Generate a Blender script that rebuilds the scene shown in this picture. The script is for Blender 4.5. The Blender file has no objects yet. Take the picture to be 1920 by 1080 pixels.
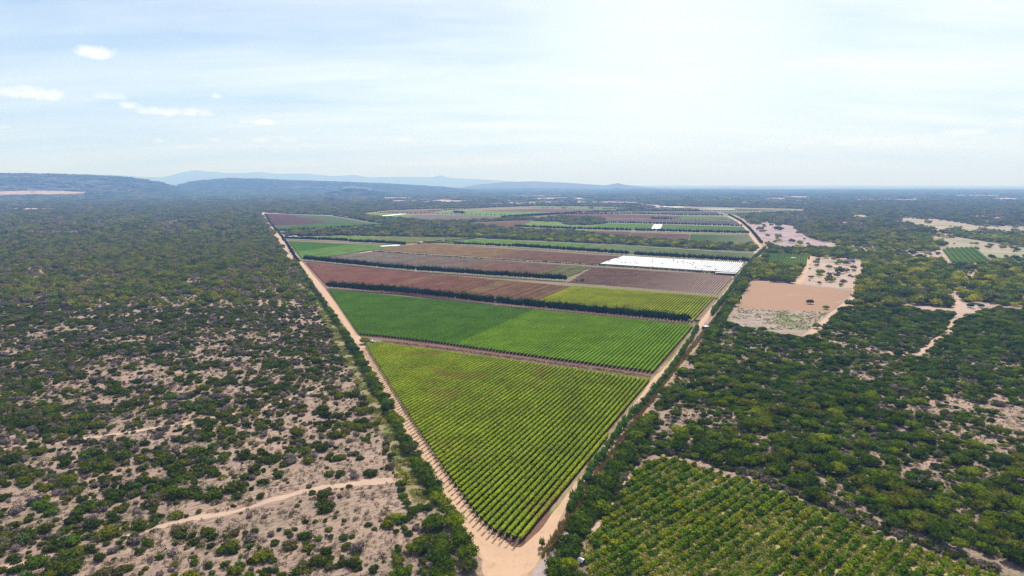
import bpy, math, random
import numpy as np
from mathutils import Vector
R = math.radians
sc = bpy.context.scene
col = sc.collection
# ------------------------------------------------------------------ camera
CH, CF = 120.0, 1200.0
PITCH = math.atan(195 / CF)
cam = bpy.data.cameras.new("camera")
camo = bpy.data.objects.new("camera", cam)
col.objects.link(camo)
cam.sensor_width = 36.0
cam.lens = 36.0 * CF / 1920
cam.clip_start = 1.0
cam.clip_end = 300000.0
camo.location = (0, 0, CH)
camo.rotation_euler = (math.pi / 2 - PITCH, 0, 0)
sc.camera = camo
# ------------------------------------------------------------------ light
SUN_AZ, SUN_EL = R(20), R(58)          # azimuth clockwise from +Y
sun = bpy.data.lights.new("sun", 'SUN')
sun.energy = 4.7
sun.angle = R(0.6)
sun.color = (1.0, 0.965, 0.92)
suno = bpy.data.objects.new("sun", sun)
col.objects.link(suno)
sd = Vector((math.sin(SUN_AZ) * math.cos(SUN_EL), math.cos(SUN_AZ) * math.cos(SUN_EL), math.sin(SUN_EL)))
suno.rotation_euler = sd.to_track_quat('Z', 'Y').to_euler()
sc.view_settings.view_transform = 'Standard'
sc.view_settings.look = 'None'
sc.view_settings.gamma = 1.0
sc.view_settings.exposure = 0.24
sc.cycles.use_denoising = True
sc.cycles.denoiser = 'OPENIMAGEDENOISE'
sc.cycles.denoising_input_passes = 'RGB_ALBEDO_NORMAL'
sc.cycles.denoising_prefilter = 'NONE'
sc.cycles.max_bounces = 5
sc.cycles.diffuse_bounces = 2
sc.cycles.transmission_bounces = 2
sc.cycles.volume_bounces = 2
sc.cycles.use_adaptive_sampling = False
sc.cycles.filter_width = 1.35
sc.cycles.transparent_max_bounces = 4
sc.cycles.sample_clamp_indirect = 6.0
sc.cycles.caustics_reflective = False
sc.cycles.caustics_refractive = False


class NT:
    """small helper to wire shader nodes"""
    def __init__(s, tree):
        s.t = tree
        tree.nodes.clear()

    def n(s, kind, **kw):
        nd = s.t.nodes.new(kind)
        ins = kw.pop('ins', {})
        for k, v in kw.items():
            setattr(nd, k, v)
        for k, v in ins.items():
            if isinstance(v, bpy.types.NodeSocket):
                s.t.links.new(v, nd.inputs[k])
            else:
                nd.inputs[k].default_value = v
        return nd

    def math(s, op, a, b=0.0, c=0.0, clamp=False):
        nd = s.n('ShaderNodeMath', operation=op, use_clamp=clamp, ins={0: a, 1: b, 2: c})
        return nd.outputs[0]

    def mix(s, f, a, b, kind='MIX'):
        nd = s.n('ShaderNodeMix', data_type='RGBA', blend_type=kind)
        for k, v in ((0, f), (6, a), (7, b)):
            if isinstance(v, bpy.types.NodeSocket):
                s.t.links.new(v, nd.inputs[k])
            else:
                nd.inputs[k].default_value = v if k == 0 else (*v[:3], 1)
        return nd.outputs[2]

    def noise(s, vec, scale, detail=3, rough=0.55, out=0):
        return s.n('ShaderNodeTexNoise', ins={'Vector': vec, 'Scale': scale, 'Detail': detail, 'Roughness': rough}).outputs[out]

    def ramp(s, v, lo, hi, a=0.0, b=1.0):
        nd = s.n('ShaderNodeMapRange', ins={0: v, 1: lo, 2: hi, 3: a, 4: b})
        nd.clamp = True
        return nd.outputs[0]


# ------------------------------------------------------------------ sky
world = bpy.data.worlds.new("World")
sc.world = world
world.use_nodes = True
w = NT(world.node_tree)
SKY = 0.10
sky = w.n('ShaderNodeTexSky', sky_type='NISHITA', sun_disc=False, sun_elevation=SUN_EL, sun_rotation=SUN_AZ)
sky.air_density = 1.0
sky.dust_density = 1.5
sky.ozone_density = 1.0
tc = w.n('ShaderNodeTexCoord')
gen = tc.outputs['Generated']
sep = w.n('ShaderNodeSeparateXYZ', ins={0: gen})
zz = w.math('MAXIMUM', sep.outputs[2], 0.02)
# high cirrus: direction projected on a flat layer, stretched along one wind direction
px_ = w.math('DIVIDE', sep.outputs[0], w.math('ADD', zz, 0.12))
py_ = w.math('DIVIDE', sep.outputs[1], w.math('ADD', zz, 0.12))
pv = w.n('ShaderNodeCombineXYZ', ins={0: px_, 1: py_, 2: 0.0})
mp = w.n('ShaderNodeMapping', ins={'Vector': pv.outputs[0], 'Rotation': (0, 0, R(-8)), 'Scale': (0.45, 1.5, 1.0), 'Location': (3.1, 1.2, 0)})
warp = w.noise(mp.outputs[0], 0.9, 3, 0.5, 1)
mp2 = w.n('ShaderNodeVectorMath', operation='MULTIPLY_ADD', ins={0: warp, 1: (0.9, 0.9, 0), 2: mp.outputs[0]})
cir = w.noise(mp2.outputs[0], 1.1, 7, 0.58)
# thin veil is thickest around the direction of the sun's side of the sky
dots = w.n('ShaderNodeVectorMath', operation='DOT_PRODUCT', ins={0: gen, 1: Vector((0.22, 0.95, 0.22)).normalized()}).outputs['Value']
veil = w.ramp(dots, 0.74, 0.985, -0.06, 0.16)
glow = w.ramp(w.math('ADD', dots, w.math('MULTIPLY', cir, 0.06)), 0.965, 1.06, 0.0, 0.85)
cirm = w.math('MAXIMUM', w.ramp(w.math('ADD', cir, veil), 0.34, 1.02, 0.0, 0.9), glow)
skyc = sky.outputs[0]
hz = w.ramp(sep.outputs[2], 0.0, 0.34, 0.85, 0.0)
pale = w.mix(hz, skyc, (5.9, 8.1, 11.8))
withc = w.mix(cirm, pale, (10.4, 11.0, 11.7))
# small fair-weather cumulus low on the left
tot = None
nz = w.noise(gen, 42.0, 6, 0.68)
nz3 = w.noise(gen, 9.0, 4, 0.55)


def pix_dir(x, y):
    u, v = (x - 960) / CF, (540 - y) / CF
    sp, cp = math.sin(PITCH), math.cos(PITCH)
    return Vector((u, cp + v * sp, -sp + v * cp)).normalized()


for (cx, cy, rx, ry, k) in ((178, 100, 34, 15, 1), (62, 178, 56, 13, .95), (212, 182, 24, 8, .55), (243, 200, 20, 8, .7), (330, 212, 62, 10, .85),
                            (407, 181, 9, 6, .7), (495, 230, 20, 7, .8), (462, 228, 16, 6, .5), (400, 262, 16, 6, .5), (492, 264, 18, 6, .6),
                            (545, 264, 16, 5, .5), (296, 264, 10, 5, .45), (340, 276, 14, 5, .35), (760, 263, 18, 5, .5), (990, 264, 16, 5, .45),
                            (1805, 249, 34, 8, .8), (1590, 270, 30, 6, .55), (1510, 268, 18, 5, .4), (1690, 259, 20, 5, .45), (1905, 228, 12, 5, .4), (4, 238, 14, 6, .4)):
    c = pix_dir(cx, cy)
    right = Vector((c.y, -c.x, 0)).normalized()
    up = right.cross(c)
    dx = w.n('ShaderNodeVectorMath', operation='DOT_PRODUCT', ins={0: gen, 1: right}).outputs['Value']
    dz = w.n('ShaderNodeVectorMath', operation='DOT_PRODUCT', ins={0: gen, 1: up}).outputs['Value']
    c0 = c.dot(up)
    ex = w.math('MULTIPLY', dx, 1200 / rx * 1.15)
    ez = w.math('MULTIPLY', dz, 1200 / ry * 1.12)
    # flat base: below the middle it falls off twice as fast
    ez = w.math('MULTIPLY', ez, w.math('MULTIPLY_ADD', w.math('LESS_THAN', dz, 0.0), .8, 1.0))
    d2 = w.math('ADD', w.math('MULTIPLY', ex, ex), w.math('MULTIPLY', ez, ez))
    front = w.math('GREATER_THAN', w.n('ShaderNodeVectorMath', operation='DOT_PRODUCT', ins={0: gen, 1: c}).outputs['Value'], 0.9)
    dn = w.math('MULTIPLY_ADD', nz, 4.2, w.math('MULTIPLY_ADD', nz3, 1.2, -2.5))
    bl = w.math('MULTIPLY', w.ramp(w.math('ADD', d2, dn), 0.0, 1.5, k * .85, 0.0), front)
    tot = bl if tot is None else w.math('MAXIMUM', tot, bl)
final = w.mix(tot, withc, (10.4, 10.8, 11.4))
bg = w.n('ShaderNodeBackground', ins={'Color': final, 'Strength': SKY})
w.t.links.new(bg.outputs[0], w.n('ShaderNodeOutputWorld').inputs[0])

# ------------------------------------------------------------------ helpers
rng = np.random.default_rng(7)
random.seed(7)


def G(x, y):
    """a place on the flat ground, read off the photograph"""
    u, v = (x - 960) / CF, (540 - y) / CF
    sp, cp = math.sin(PITCH), math.cos(PITCH)
    t = CH / (sp - v * cp)
    return np.array([u * t, (cp + v * sp) * t])


def GP(*pts):
    return np.array([G(*p) for p in pts])


TAB = np.random.default_rng(3).random((256, 256))


def vn(x, y, s, seed=0):
    x = np.asarray(x, float) / s + seed * 17.31
    y = np.asarray(y, float) / s + seed * 41.7
    xi, yi = np.floor(x).astype(int), np.floor(y).astype(int)
    fx, fy = x - xi, y - yi
    fx, fy = fx * fx * (3 - 2 * fx), fy * fy * (3 - 2 * fy)
    a = TAB[xi & 255, yi & 255]; b = TAB[(xi + 1) & 255, yi & 255]
    c = TAB[xi & 255, (yi + 1) & 255]; d = TAB[(xi + 1) & 255, (yi + 1) & 255]
    return (a * (1 - fx) + b * fx) * (1 - fy) + (c * (1 - fx) + d * fx) * fy


def fbm(x, y, s, seed=0, o=3):
    t, a, tw = 0, 1, 0
    for i in range(o):
        t = t + a * vn(x, y, s / 2 ** i, seed + i)
        tw += a
        a *= .5
    return t / tw


def inpoly(x, y, P):
    r = np.zeros(len(x), bool)
    n = len(P)
    for i in range(n):
        x1, y1 = P[i]
        x2, y2 = P[(i + 1) % n]
        if y1 == y2:
            continue
        c = ((y1 > y) != (y2 > y)) & (x < (x2 - x1) * (y - y1) / (y2 - y1) + x1)
        r ^= c
    return r


def mesh(name, v, f, mats=(), mi=None, smooth=False):
    """v (n,3) array; f list of index arrays or an (m,k) array"""
    me = bpy.data.meshes.new(name)
    v = np.asarray(v, np.float32).reshape(-1, 3)
    me.vertices.add(len(v))
    me.vertices.foreach_set('co', v.ravel())
    if isinstance(f, np.ndarray):
        tot_ = np.full(len(f), f.shape[1], np.int32)
        flat = f.astype(np.int32).ravel()
    else:
        tot_ = np.array([len(q) for q in f], np.int32)
        flat = np.concatenate([np.asarray(q, np.int32) for q in f]) if len(f) else np.zeros(0, np.int32)
    if len(tot_):
        me.loops.add(len(flat))
        me.loops.foreach_set('vertex_index', flat)
        me.polygons.add(len(tot_))
        st = np.concatenate([[0], np.cumsum(tot_)[:-1]]).astype(np.int32)
        me.polygons.foreach_set('loop_start', st)
        if mi is not None:
            me.polygons.foreach_set('material_index', np.asarray(mi, np.int32))
        if smooth:
            me.polygons.foreach_set('use_smooth', np.ones(len(tot_), bool))
    for m in mats:
        me.materials.append(m)
    me.update(calc_edges=True)
    return me


def obj(name, me, parent=None, loc=(0, 0, 0), rz=0, sca=1, label=None, cat=None, group=None, kind=None):
    o = bpy.data.objects.new(name, me)
    col.objects.link(o)
    o.location = loc
    o.rotation_euler = (0, 0, rz)
    o.scale = (sca,) * 3 if np.isscalar(sca) else sca
    if parent is not None:
        o.parent = parent
    for k, v_ in (('label', label), ('category', cat), ('group', group), ('kind', kind)):
        if v_:
            o[k] = v_
    return o


class MB:
    """collects pieces into one mesh"""
    def __init__(s):
        s.v, s.f, s.m, s.n = [], [], [], 0

    def add(s, v, f, m=0):
        v = np.asarray(v, float).reshape(-1, 3)
        for q in f:
            s.f.append(np.asarray(q) + s.n)
            s.m.append(m)
        s.v.append(v)
        s.n += len(v)

    def box(s, c, d, m=0, rz=0, top=1.0):
        x, y, z = np.array(d) / 2
        p = np.array([(-x, -y, -z), (x, -y, -z), (x, y, -z), (-x, y, -z), (-x * top, -y * top, z), (x * top, -y * top, z), (x * top, y * top, z), (-x * top, y * top, z)])
        ca, sa = math.cos(rz), math.sin(rz)
        p = np.stack([p[:, 0] * ca - p[:, 1] * sa, p[:, 0] * sa + p[:, 1] * ca, p[:, 2]], 1) + np.array(c)
        s.add(p, [(3, 2, 1, 0), (4, 5, 6, 7), (0, 1, 5, 4), (1, 2, 6, 5), (2, 3, 7, 6), (3, 0, 4, 7)], m)

    def tube(s, a, b, r1, r2, n=6, m=0):
        a, b = Vector(a), Vector(b)
        q = (b - a).to_track_quat('Z', 'Y')
        ps = []
        for e, r in ((a, r1), (b, r2)):
            for k in range(n):
                t = 2 * math.pi * k / n
                ps.append(tuple(e + q @ Vector((r * math.cos(t), r * math.sin(t), 0))))
        fs = [(k, (k + 1) % n, n + (k + 1) % n, n + k) for k in range(n)] + [tuple(range(n - 1, -1, -1)), tuple(range(n, 2 * n))]
        s.add(ps, fs, m)

    def build(s, name, mats, smooth=False):
        return mesh(name, np.concatenate(s.v), s.f, mats, s.m, smooth)


# ------------------------------------------------------------------ materials
def new_mat(name):
    m = bpy.data.materials.new(name)
    m.use_nodes = True
    return m, NT(m.node_tree)


def finish(t, shader, bump=None):
    out = t.n('ShaderNodeOutputMaterial')
    t.t.links.new(shader, out.inputs[0])


def leaf_mat(name, cols, var=0.35, trans=0.3, scale=0.5, patch=None):
    """foliage: cols are base colours picked per plant; brightness varies from clump to clump"""
    m, t = new_mat(name)
    oi = t.n('ShaderNodeObjectInfo')
    geo = t.n('ShaderNodeNewGeometry')
    rmp = t.n('ShaderNodeValToRGB', ins={0: oi.outputs['Random']})
    cr = rmp.color_ramp
    cr.interpolation = 'CONSTANT' if len(cols) > 2 else 'LINEAR'
    while len(cr.elements) < len(cols):
        cr.elements.new(0.5)
    for i, c in enumerate(cols):
        cr.elements[i].position = i / max(1, len(cols) - (0 if len(cols) > 2 else 1)) if len(cols) > 1 else 0
        cr.elements[i].color = (*c, 1)
    p = geo.outputs['Position']
    n1 = t.noise(p, scale, 3, 0.6)
    n2 = t.noise(p, 0.045, 2, 0.5)
    c = rmp.outputs[0]
    br = t.math('ADD', t.ramp(n1, 0.3, 0.7, 1 - var, 1 + var * 1.3), t.ramp(n2, 0.35, 0.65, -0.15, 0.15))
    c = t.mix(1.0, c, t.n('ShaderNodeCombineXYZ', ins={0: br, 1: br, 2: br}).outputs[0], 'MULTIPLY')
    if patch:
        sc_, thr, pc = patch
        c = t.mix(t.ramp(t.noise(p, sc_, 3, 0.6), thr, thr + .1, 0, .8), c, pc)
    d = t.n('ShaderNodeBsdfPrincipled', ins={'Base Color': c, 'Roughness': 0.6})
    d.inputs['Specular IOR Level'].default_value = 0.0
    tr = t.n('ShaderNodeBsdfTranslucent', ins={'Color': t.mix(1.0, c, (1.1, 1.25, 0.5), 'MULTIPLY')})
    ms = t.n('ShaderNodeMixShader', ins={0: trans, 1: d.outputs[0], 2: tr.outputs[0]})
    finish(t, ms.outputs[0])
    return m


def soil_mat(name, a, b, scale=0.08, fine=1.2, bump=0.3, patches=None, streak=None, rough=0.95):
    m, t = new_mat(name)
    geo = t.n('ShaderNodeNewGeometry')
    p = geo.outputs['Position']
    if streak:
        az, sx, sy = streak
        pm = t.n('ShaderNodeMapping', vector_type='TEXTURE', ins={'Vector': p, 'Rotation': (0, 0, -az), 'Scale': (sx, sy, 1)}).outputs[0]
    else:
        pm = p
    n1 = t.noise(pm, scale, 5, 0.6)
    n2 = t.noise(p, fine, 4, 0.65)
    f = t.math('ADD', t.ramp(n1, 0.3, 0.7, 0, 0.65), t.ramp(n2, 0.3, 0.7, 0, 0.35))
    c = t.mix(f, a, b)
    for (s_, lo, hi, pc, amt) in (patches or ()):
        c = t.mix(t.ramp(t.noise(p, s_, 4, 0.65), lo, hi, 0, amt), c, pc)
    bp = t.n('ShaderNodeBump', ins={'Height': n2, 'Strength': bump, 'Distance': 0.3})
    d = t.n('ShaderNodeBsdfPrincipled', ins={'Base Color': c, 'Roughness': rough, 'Normal': bp.outputs[0]})
    d.inputs['Specular IOR Level'].default_value = 0.15
    finish(t, d.outputs[0])
    return m


def plain(name, c, rough=0.6, metal=0.0, var=0.15, scale=1.5):
    m, t = new_mat(name)
    geo = t.n('ShaderNodeNewGeometry')
    n1 = t.noise(geo.outputs['Position'], scale, 3, 0.6)
    cc = t.mix(t.ramp(n1, 0.3, 0.7), tuple(v * (1 - var) for v in c), tuple(min(1, v * (1 + var)) for v in c))
    d = t.n('ShaderNodeBsdfPrincipled', ins={'Base Color': cc, 'Roughness': rough, 'Metallic': metal})
    finish(t, d.outputs[0])
    return m


# ground: pale dry earth; 'cover' on the vertices says where far scrub closes over it
def ground_material():
    m, t = new_mat("dry_ground")
    geo = t.n('ShaderNodeNewGeometry')
    p = geo.outputs['Position']
    pm = t.n('ShaderNodeMapping', vector_type='TEXTURE', ins={'Vector': p, 'Rotation': (0, 0, R(35)), 'Scale': (2.4, 1, 1)}).outputs[0]
    n1 = t.noise(pm, 0.05, 5, 0.6)
    n2 = t.noise(pm, 0.7, 6, 0.75)
    n3 = t.noise(p, 3.0, 3, 0.7)
    c = t.mix(t.ramp(n1, 0.35, 0.65), (0.43, 0.30, 0.22), (0.335, 0.235, 0.18))
    c = t.mix(t.ramp(n2, 0.46, 0.60, 0, 0.85), c, (0.16, 0.12, 0.095))        # dry twiggy scrub
    c = t.mix(t.ramp(n3, 0.55, 0.7, 0, 0.55), c, (0.58, 0.49, 0.42))         # bleached stones and straw
    gm = t.noise(p, 0.03, 4, 0.6)
    c = t.mix(t.ramp(gm, 0.55, 0.7, 0, 0.55), c, (0.16, 0.16, 0.085))        # grassy hollows
    at = t.n('ShaderNodeAttribute', attribute_name='cover').outputs['Fac']
    far = t.mix(t.ramp(t.noise(p, 0.006, 6, 0.7), 0.4, 0.62), (0.055, 0.062, 0.028), (0.11, 0.105, 0.06))
    pb = t.n('ShaderNodeMapping', vector_type='TEXTURE', ins={'Vector': p, 'Scale': (3.5, 1, 1)}).outputs[0]
    low = t.ramp(t.n('ShaderNodeSeparateXYZ', ins={0: p}).outputs[2], 2.0, 10.0, 1.0, 0.0)
    far = t.mix(t.math('MULTIPLY', low, t.ramp(t.noise(pb, 0.0011, 6, 0.65), 0.53, 0.60, 0, 0.75)), far, (0.36, 0.30, 0.25))
    c = t.mix(at, c, far)
    hgt = t.math('ADD', t.math('MULTIPLY', n2, 1.2), t.math('MULTIPLY', n3, 0.3))
    bp = t.n('ShaderNodeBump', ins={'Height': hgt, 'Strength': 0.9, 'Distance': 0.9})
    d = t.n('ShaderNodeBsdfPrincipled', ins={'Base Color': c, 'Roughness': 0.95, 'Normal': bp.outputs[0]})
    d.inputs['Specular IOR Level'].default_value = 0.1
    finish(t, d.outputs[0])
    return m


# ------------------------------------------------------------------ terrain
RIDGES = [  # range, depth, (column, crest line), height wobble
    (9000, 1500, [(-400, 323), (-150, 324), (0, 325), (60, 324.5), (120, 326), (180, 328), (225, 330), (265, 334), (300, 341), (330, 350), (360, 361)], 5),
    (11000, 1700, [(300, 358), (335, 346), (365, 338), (430, 333), (500, 334.5), (560, 337), (620, 339), (700, 342), (760, 345), (830, 349), (900, 358)], 5),
    (7000, 420, [(590, 366), (615, 362), (640, 357), (662, 354), (685, 356), (710, 361), (740, 366)], 4),
    (16500, 1800, [(850, 353), (900, 344), (940, 340.5), (1000, 338.5), (1060, 341), (1110, 344.5), (1135, 346), (1158, 342), (1172, 345), (1210, 349), (1260, 354)], 6),
    (33000, 2600, [(100, 349), (150, 331), (200, 326), (235, 328), (270, 331), (305, 331), (325, 327), (345, 321.5), (367, 318), (395, 320.5), (425, 323), (460, 323), (487, 321), (525, 325),
                   (575, 324), (625, 329), (665, 326.5), (690, 331), (750, 330), (810, 331), (826, 327.5), (845, 332), (900, 335), (940, 337), (1000, 341), (1100, 345), (1200, 349)], 24),
]


for q_, d_ in ((0, 2.0), (1, 2.0), (3, 1.5), (4, 1.5)):
    r_ = RIDGES[q_]
    RIDGES[q_] = (r_[0], r_[1], [(a_, b_ + d_) for a_, b_ in r_[2]], r_[3])


def height(x, y):
    x, y = np.asarray(x, float), np.asarray(y, float)
    r = np.hypot(x, y)
    colx = np.where(y > 1, x / np.maximum(y, 1) * math.hypot(CF, 195) + 960, -9999)
    h = np.zeros_like(r)
    for (r0, dep, prof, wob) in RIDGES:
        pxs = [q[0] for q in prof]
        hs = [max(0, CH + (345 - q[1]) * r0 * math.cos(math.atan((q[0] - 960) / 1216)) / 1216) for q in prof]
        hh = np.interp(colx, pxs, hs, left=0, right=0)
        g = np.exp(-((r - r0) / dep) ** 2)
        g = np.where(np.abs(r - r0) > dep * 2.3, 0, g)
        hh = hh * g * (1 + .0 * r) + wob * (fbm(x, y, dep * .5, 5, 4) - .5) * np.minimum(1, hh * g / 40)
        h = np.maximum(h, hh)
    return h


def build_ground():
    ang = np.unique(np.concatenate([np.arange(-48, 48.01, .14), np.arange(-180, 180, 4.0)]))
    ang = ang[np.concatenate([[True], np.diff(ang) > .05])]
    rr = np.unique(np.concatenate([[40, 120, 300, 700, 1400, 2400, 3600], np.arange(4500, 20000, 160), np.arange(20000, 40000, 420), np.arange(42000, 82001, 5000)]))
    A, Q = np.meshgrid(np.radians(ang), rr, indexing='ij')
    X, Y = Q * np.sin(A), Q * np.cos(A)
    Z = height(X, Y)
    na, nr = A.shape
    v = np.stack([X, Y, Z], -1).reshape(-1, 3)
    idx = np.arange(na * nr).reshape(na, nr)
    j = (np.arange(na) + 1) % na
    a, b = idx[:, :-1].ravel(), idx[:, 1:].ravel()
    c, d = idx[j][:, 1:].ravel(), idx[j][:, :-1].ravel()
    f = np.stack([d, c, b, a], 1)
    v = np.vstack([v, [[0, 0, 0]]])
    me = bpy.data.meshes.new('g')
    fl = [q for q in f]
    cen = len(v) - 1
    fl += [np.array([cen, idx[j[i], 0], idx[i, 0]]) for i in range(na)]
    me = mesh('ground', v, fl, [ground_material()], smooth=True)
    at = me.attributes.new('cover', 'FLOAT', 'POINT')
    r = np.hypot(v[:, 0], v[:, 1])
    at.data.foreach_set('value', np.clip((r - 3300) / 2200, 0, 1).astype(np.float32))
    # winding check: faces must look up
    o = obj('ground', me, kind='structure')
    return o


build_ground()

# ------------------------------------------------------------------ sheets laid on the ground
EXCL = []       # (polygon, keep-probability) : where wild scrub does not grow


def densify(P, step, jit, seed):
    r = np.random.default_rng(seed)
    out = []
    n = len(P)
    for i in range(n):
        a, b = P[i], P[(i + 1) % n]
        L = np.hypot(*(b - a))
        k = max(1, int(L / step))
        nrm = np.array([-(b - a)[1], (b - a)[0]]) / max(L, 1e-6)
        for q in range(k):
            out.append(a + (b - a) * q / k + nrm * (r.random() - .5) * 2 * jit * (0 if q == 0 and jit < 1 else 1))
    return np.array(out)


def sheet(name, P, mat, z=0.03, step=8, jit=0.0, excl=0.0, seed=1, kind='structure'):
    P = np.asarray(P)
    Q = densify(P, step, jit, seed) if jit > 0 else P
    area = 0.5 * np.sum(Q[:, 0] * np.roll(Q[:, 1], -1) - np.roll(Q[:, 0], -1) * Q[:, 1])
    if area < 0:
        Q = Q[::-1]
    from mathutils.geometry import tessellate_polygon
    tri = tessellate_polygon([[Vector((q[0], q[1], 0)) for q in Q]])
    v = np.column_stack([Q, np.full(len(Q), z)])
    fs = []
    for a, b, c in tri:
        n = (Q[b][0] - Q[a][0]) * (Q[c][1] - Q[a][1]) - (Q[b][1] - Q[a][1]) * (Q[c][0] - Q[a][0])
        fs.append((a, b, c) if n > 0 else (a, c, b))
    obj(name, mesh(name, v, fs, [mat]), kind=kind)
    if excl is not None:
        EXCL.append((P, excl))
    return P


def smooth_line(P, step):
    P = np.asarray(P, float)
    d = np.concatenate([[0], np.cumsum(np.hypot(*np.diff(P, axis=0).T))])
    n = max(2, int(d[-1] / step) + 1)
    s = np.linspace(0, d[-1], n)
    return np.column_stack([np.interp(s, d, P[:, 0]), np.interp(s, d, P[:, 1])]), np.interp


def ribbon(name, P, width, mat, z=0.06, jit=0.5, excl=0.0, step=4, seed=2, kind='structure'):
    """a road or track: P ground points, width a number or one per point"""
    P = np.asarray(P, float)
    W = np.full(len(P), float(width)) if np.isscalar(width) else np.asarray(width, float)
    d = np.concatenate([[0], np.cumsum(np.hypot(*np.diff(P, axis=0).T))])
    s = np.linspace(0, d[-1], max(3, int(d[-1] / step)))
    C = np.column_stack([np.interp(s, d, P[:, 0]), np.interp(s, d, P[:, 1])])
    ww = np.interp(s, d, W)
    ker = np.ones(5) / 5
    for k in (0, 1):
        pad = np.concatenate([[C[0, k]] * 2, C[:, k], [C[-1, k]] * 2])
        C[:, k] = np.convolve(pad, ker, 'valid')
    T = np.gradient(C, axis=0)
    T /= np.hypot(T[:, 0], T[:, 1])[:, None]
    N = np.column_stack([-T[:, 1], T[:, 0]])
    r = np.random.default_rng(seed)
    l = C + N * (ww / 2 + jit * (r.random(len(s)) - .5) * 2)[:, None]
    q = C - N * (ww / 2 + jit * (r.random(len(s)) - .5) * 2)[:, None]
    n = len(s)
    v = np.column_stack([np.vstack([l, q]), np.full(2 * n, z)])
    i = np.arange(n - 1)
    f = np.stack([i + 1, i, n + i, n + i + 1], 1)
    obj(name, mesh(name, v, f, [mat]), kind=kind)
    if excl is not None:
        EXCL.append((np.vstack([l, q[::-1]]), excl))
    return C, T, N


ROAD = soil_mat('road_dirt', (0.53, 0.35, 0.225), (0.42, 0.28, 0.185), 0.08, 0.9, 0.4, patches=[(0.35, .54, .66, (0.36, .24, .17), .5), (0.12, .58, .68, (0.31, .23, .13), .45)])
TRACK = soil_mat('track_dirt', (0.50, 0.35, 0.255), (0.37, 0.26, 0.195), 0.1, 0.8, 0.4)
VERGE = soil_mat('verge_grass', (0.17, 0.15, 0.06), (0.30, 0.24, 0.14), 0.15, 0.9, 0.8, patches=[(0.06, .50, .58, (0.09, 0.15, 0.025), .8), (0.5, .56, .66, (0.38, .29, .21), .7)])
SOIL_RED = soil_mat('vineyard_soil', (0.12, 0.06, 0.04), (0.20, 0.11, 0.075), 0.05, 0.8, 0.4)
SOIL_MAUVE = soil_mat('mauve_soil', (0.25, 0.16, 0.155), (0.31, 0.22, 0.20), 0.02, 0.6, 0.4)
BROWN = soil_mat('ploughed_earth', (0.335, 0.20, 0.125), (0.265, 0.165, 0.105), 0.02, 0.7, 0.25, streak=(R(60), 5, 1), patches=[(0.03, .58, .7, (0.36, .26, .2), .5)])
GREYF = soil_mat('grey_fallow', (0.31, 0.24, 0.19), (0.21, 0.17, 0.135), 0.07, 0.6, 0.6, patches=[(0.25, .5, .62, (0.44, .37, .32), .5), (0.03, .50, .60, (0.11, .15, .03), .8)])
PALE = soil_mat('pale_clearing', (0.42, 0.31, 0.24), (0.33, 0.25, 0.20), 0.02, 0.3, 0.5, patches=[(0.035, .54, .62, (0.17, .14, .14), .55)])
LILAC = soil_mat('burnt_clearing', (0.36, 0.265, 0.25), (0.28, 0.215, 0.21), 0.01, 0.2, 0.5, patches=[(0.02, .52, .6, (0.17, .13, .14), .6)])
DUNF = soil_mat('dun_pasture', (0.34, 0.27, 0.20), (0.26, 0.225, 0.16), 0.012, 0.2, 0.5, patches=[(0.012, .5, .6, (0.17, .19, .09), .6)])
STRAW = soil_mat('straw', (0.40, 0.26, 0.15), (0.29, 0.20, 0.13), 0.2, 1.0, 0.8)
STONY = soil_mat('stony_bank', (0.42, 0.35, 0.33), (0.24, 0.19, 0.17), 0.3, 1.4, 0.9)
PASTURE = soil_mat('far_pasture', (0.19, 0.22, 0.11), (0.27, 0.25, 0.16), 0.01, 0.2, 0.4)

# roads beside the vineyard (both meet at the near corner)
LROAD = GP((975, 1052), (930, 1040), (893, 1003), (866, 965), (838, 915), (797, 845), (760, 785), (722, 722), (690, 668), (655, 612), (625, 570), (600, 538), (566, 497), (545, 469), (527, 447))
LC, LT, LN = ribbon('dirt_road', LROAD, [9, 12, 12, 9.5, 8, 7, 6.5, 6.2, 6.2, 7, 7.5, 7.5, 8, 8, 9], ROAD, 0.06, 0.7)
RUT = soil_mat('wheel_rut', (0.40, 0.27, 0.18), (0.50, 0.35, 0.24), 0.1, 0.9, 0.4)
for q in (-.85, .85, 1.9):
    ribbon('wheel_rut', LC[4:-4] + LN[4:-4] * q, .38, RUT, 0.075, .08, None)
ribbon('dirt_road', GP((527, 447), (519, 436), (508, 420), (497, 403), (490, 397)), [14, 10, 12, 14, 16], ROAD, 0.065, 1.0)
ribbon('dirt_road', GP((514, 437), (503, 422), (494, 408), (488, 398)), 9, TRACK, 0.06, 1.0)
RROAD = GP((940, 1048), (975, 1048), (1010, 1020), (1040, 970), (1062, 940), (1095, 895), (1130, 850), (1152, 818), (1183, 775), (1218, 728), (1236, 705), (1256, 682), (1277, 658), (1298, 629), (1311, 612), (1337, 577), (1356, 556), (1375, 530), (1386, 515), (1415, 475), (1422, 466), (1423, 458), (1410, 441), (1398, 427), (1384, 415), (1366, 405))
RC, RT, RN = ribbon('dirt_road', RROAD, [6, 8, 6, 3.6, 3, 2.8, 2.8, 2.8, 2.8, 4.5, 4, 3, 3, 3.5, 5, 4, 5, 4, 4, 4, 8, 10, 11, 10, 10, 10], ROAD, 0.07, 0.4)
for q in (-.8, .8):
    ribbon('wheel_rut', RC[6:-90] + RN[6:-90] * q, .35, RUT, 0.083, .08, None)
ribbon('grass_verge', (RROAD + np.array([-2.4, 0]))[3:18], 2.6, VERGE, 0.05, .6)
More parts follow.
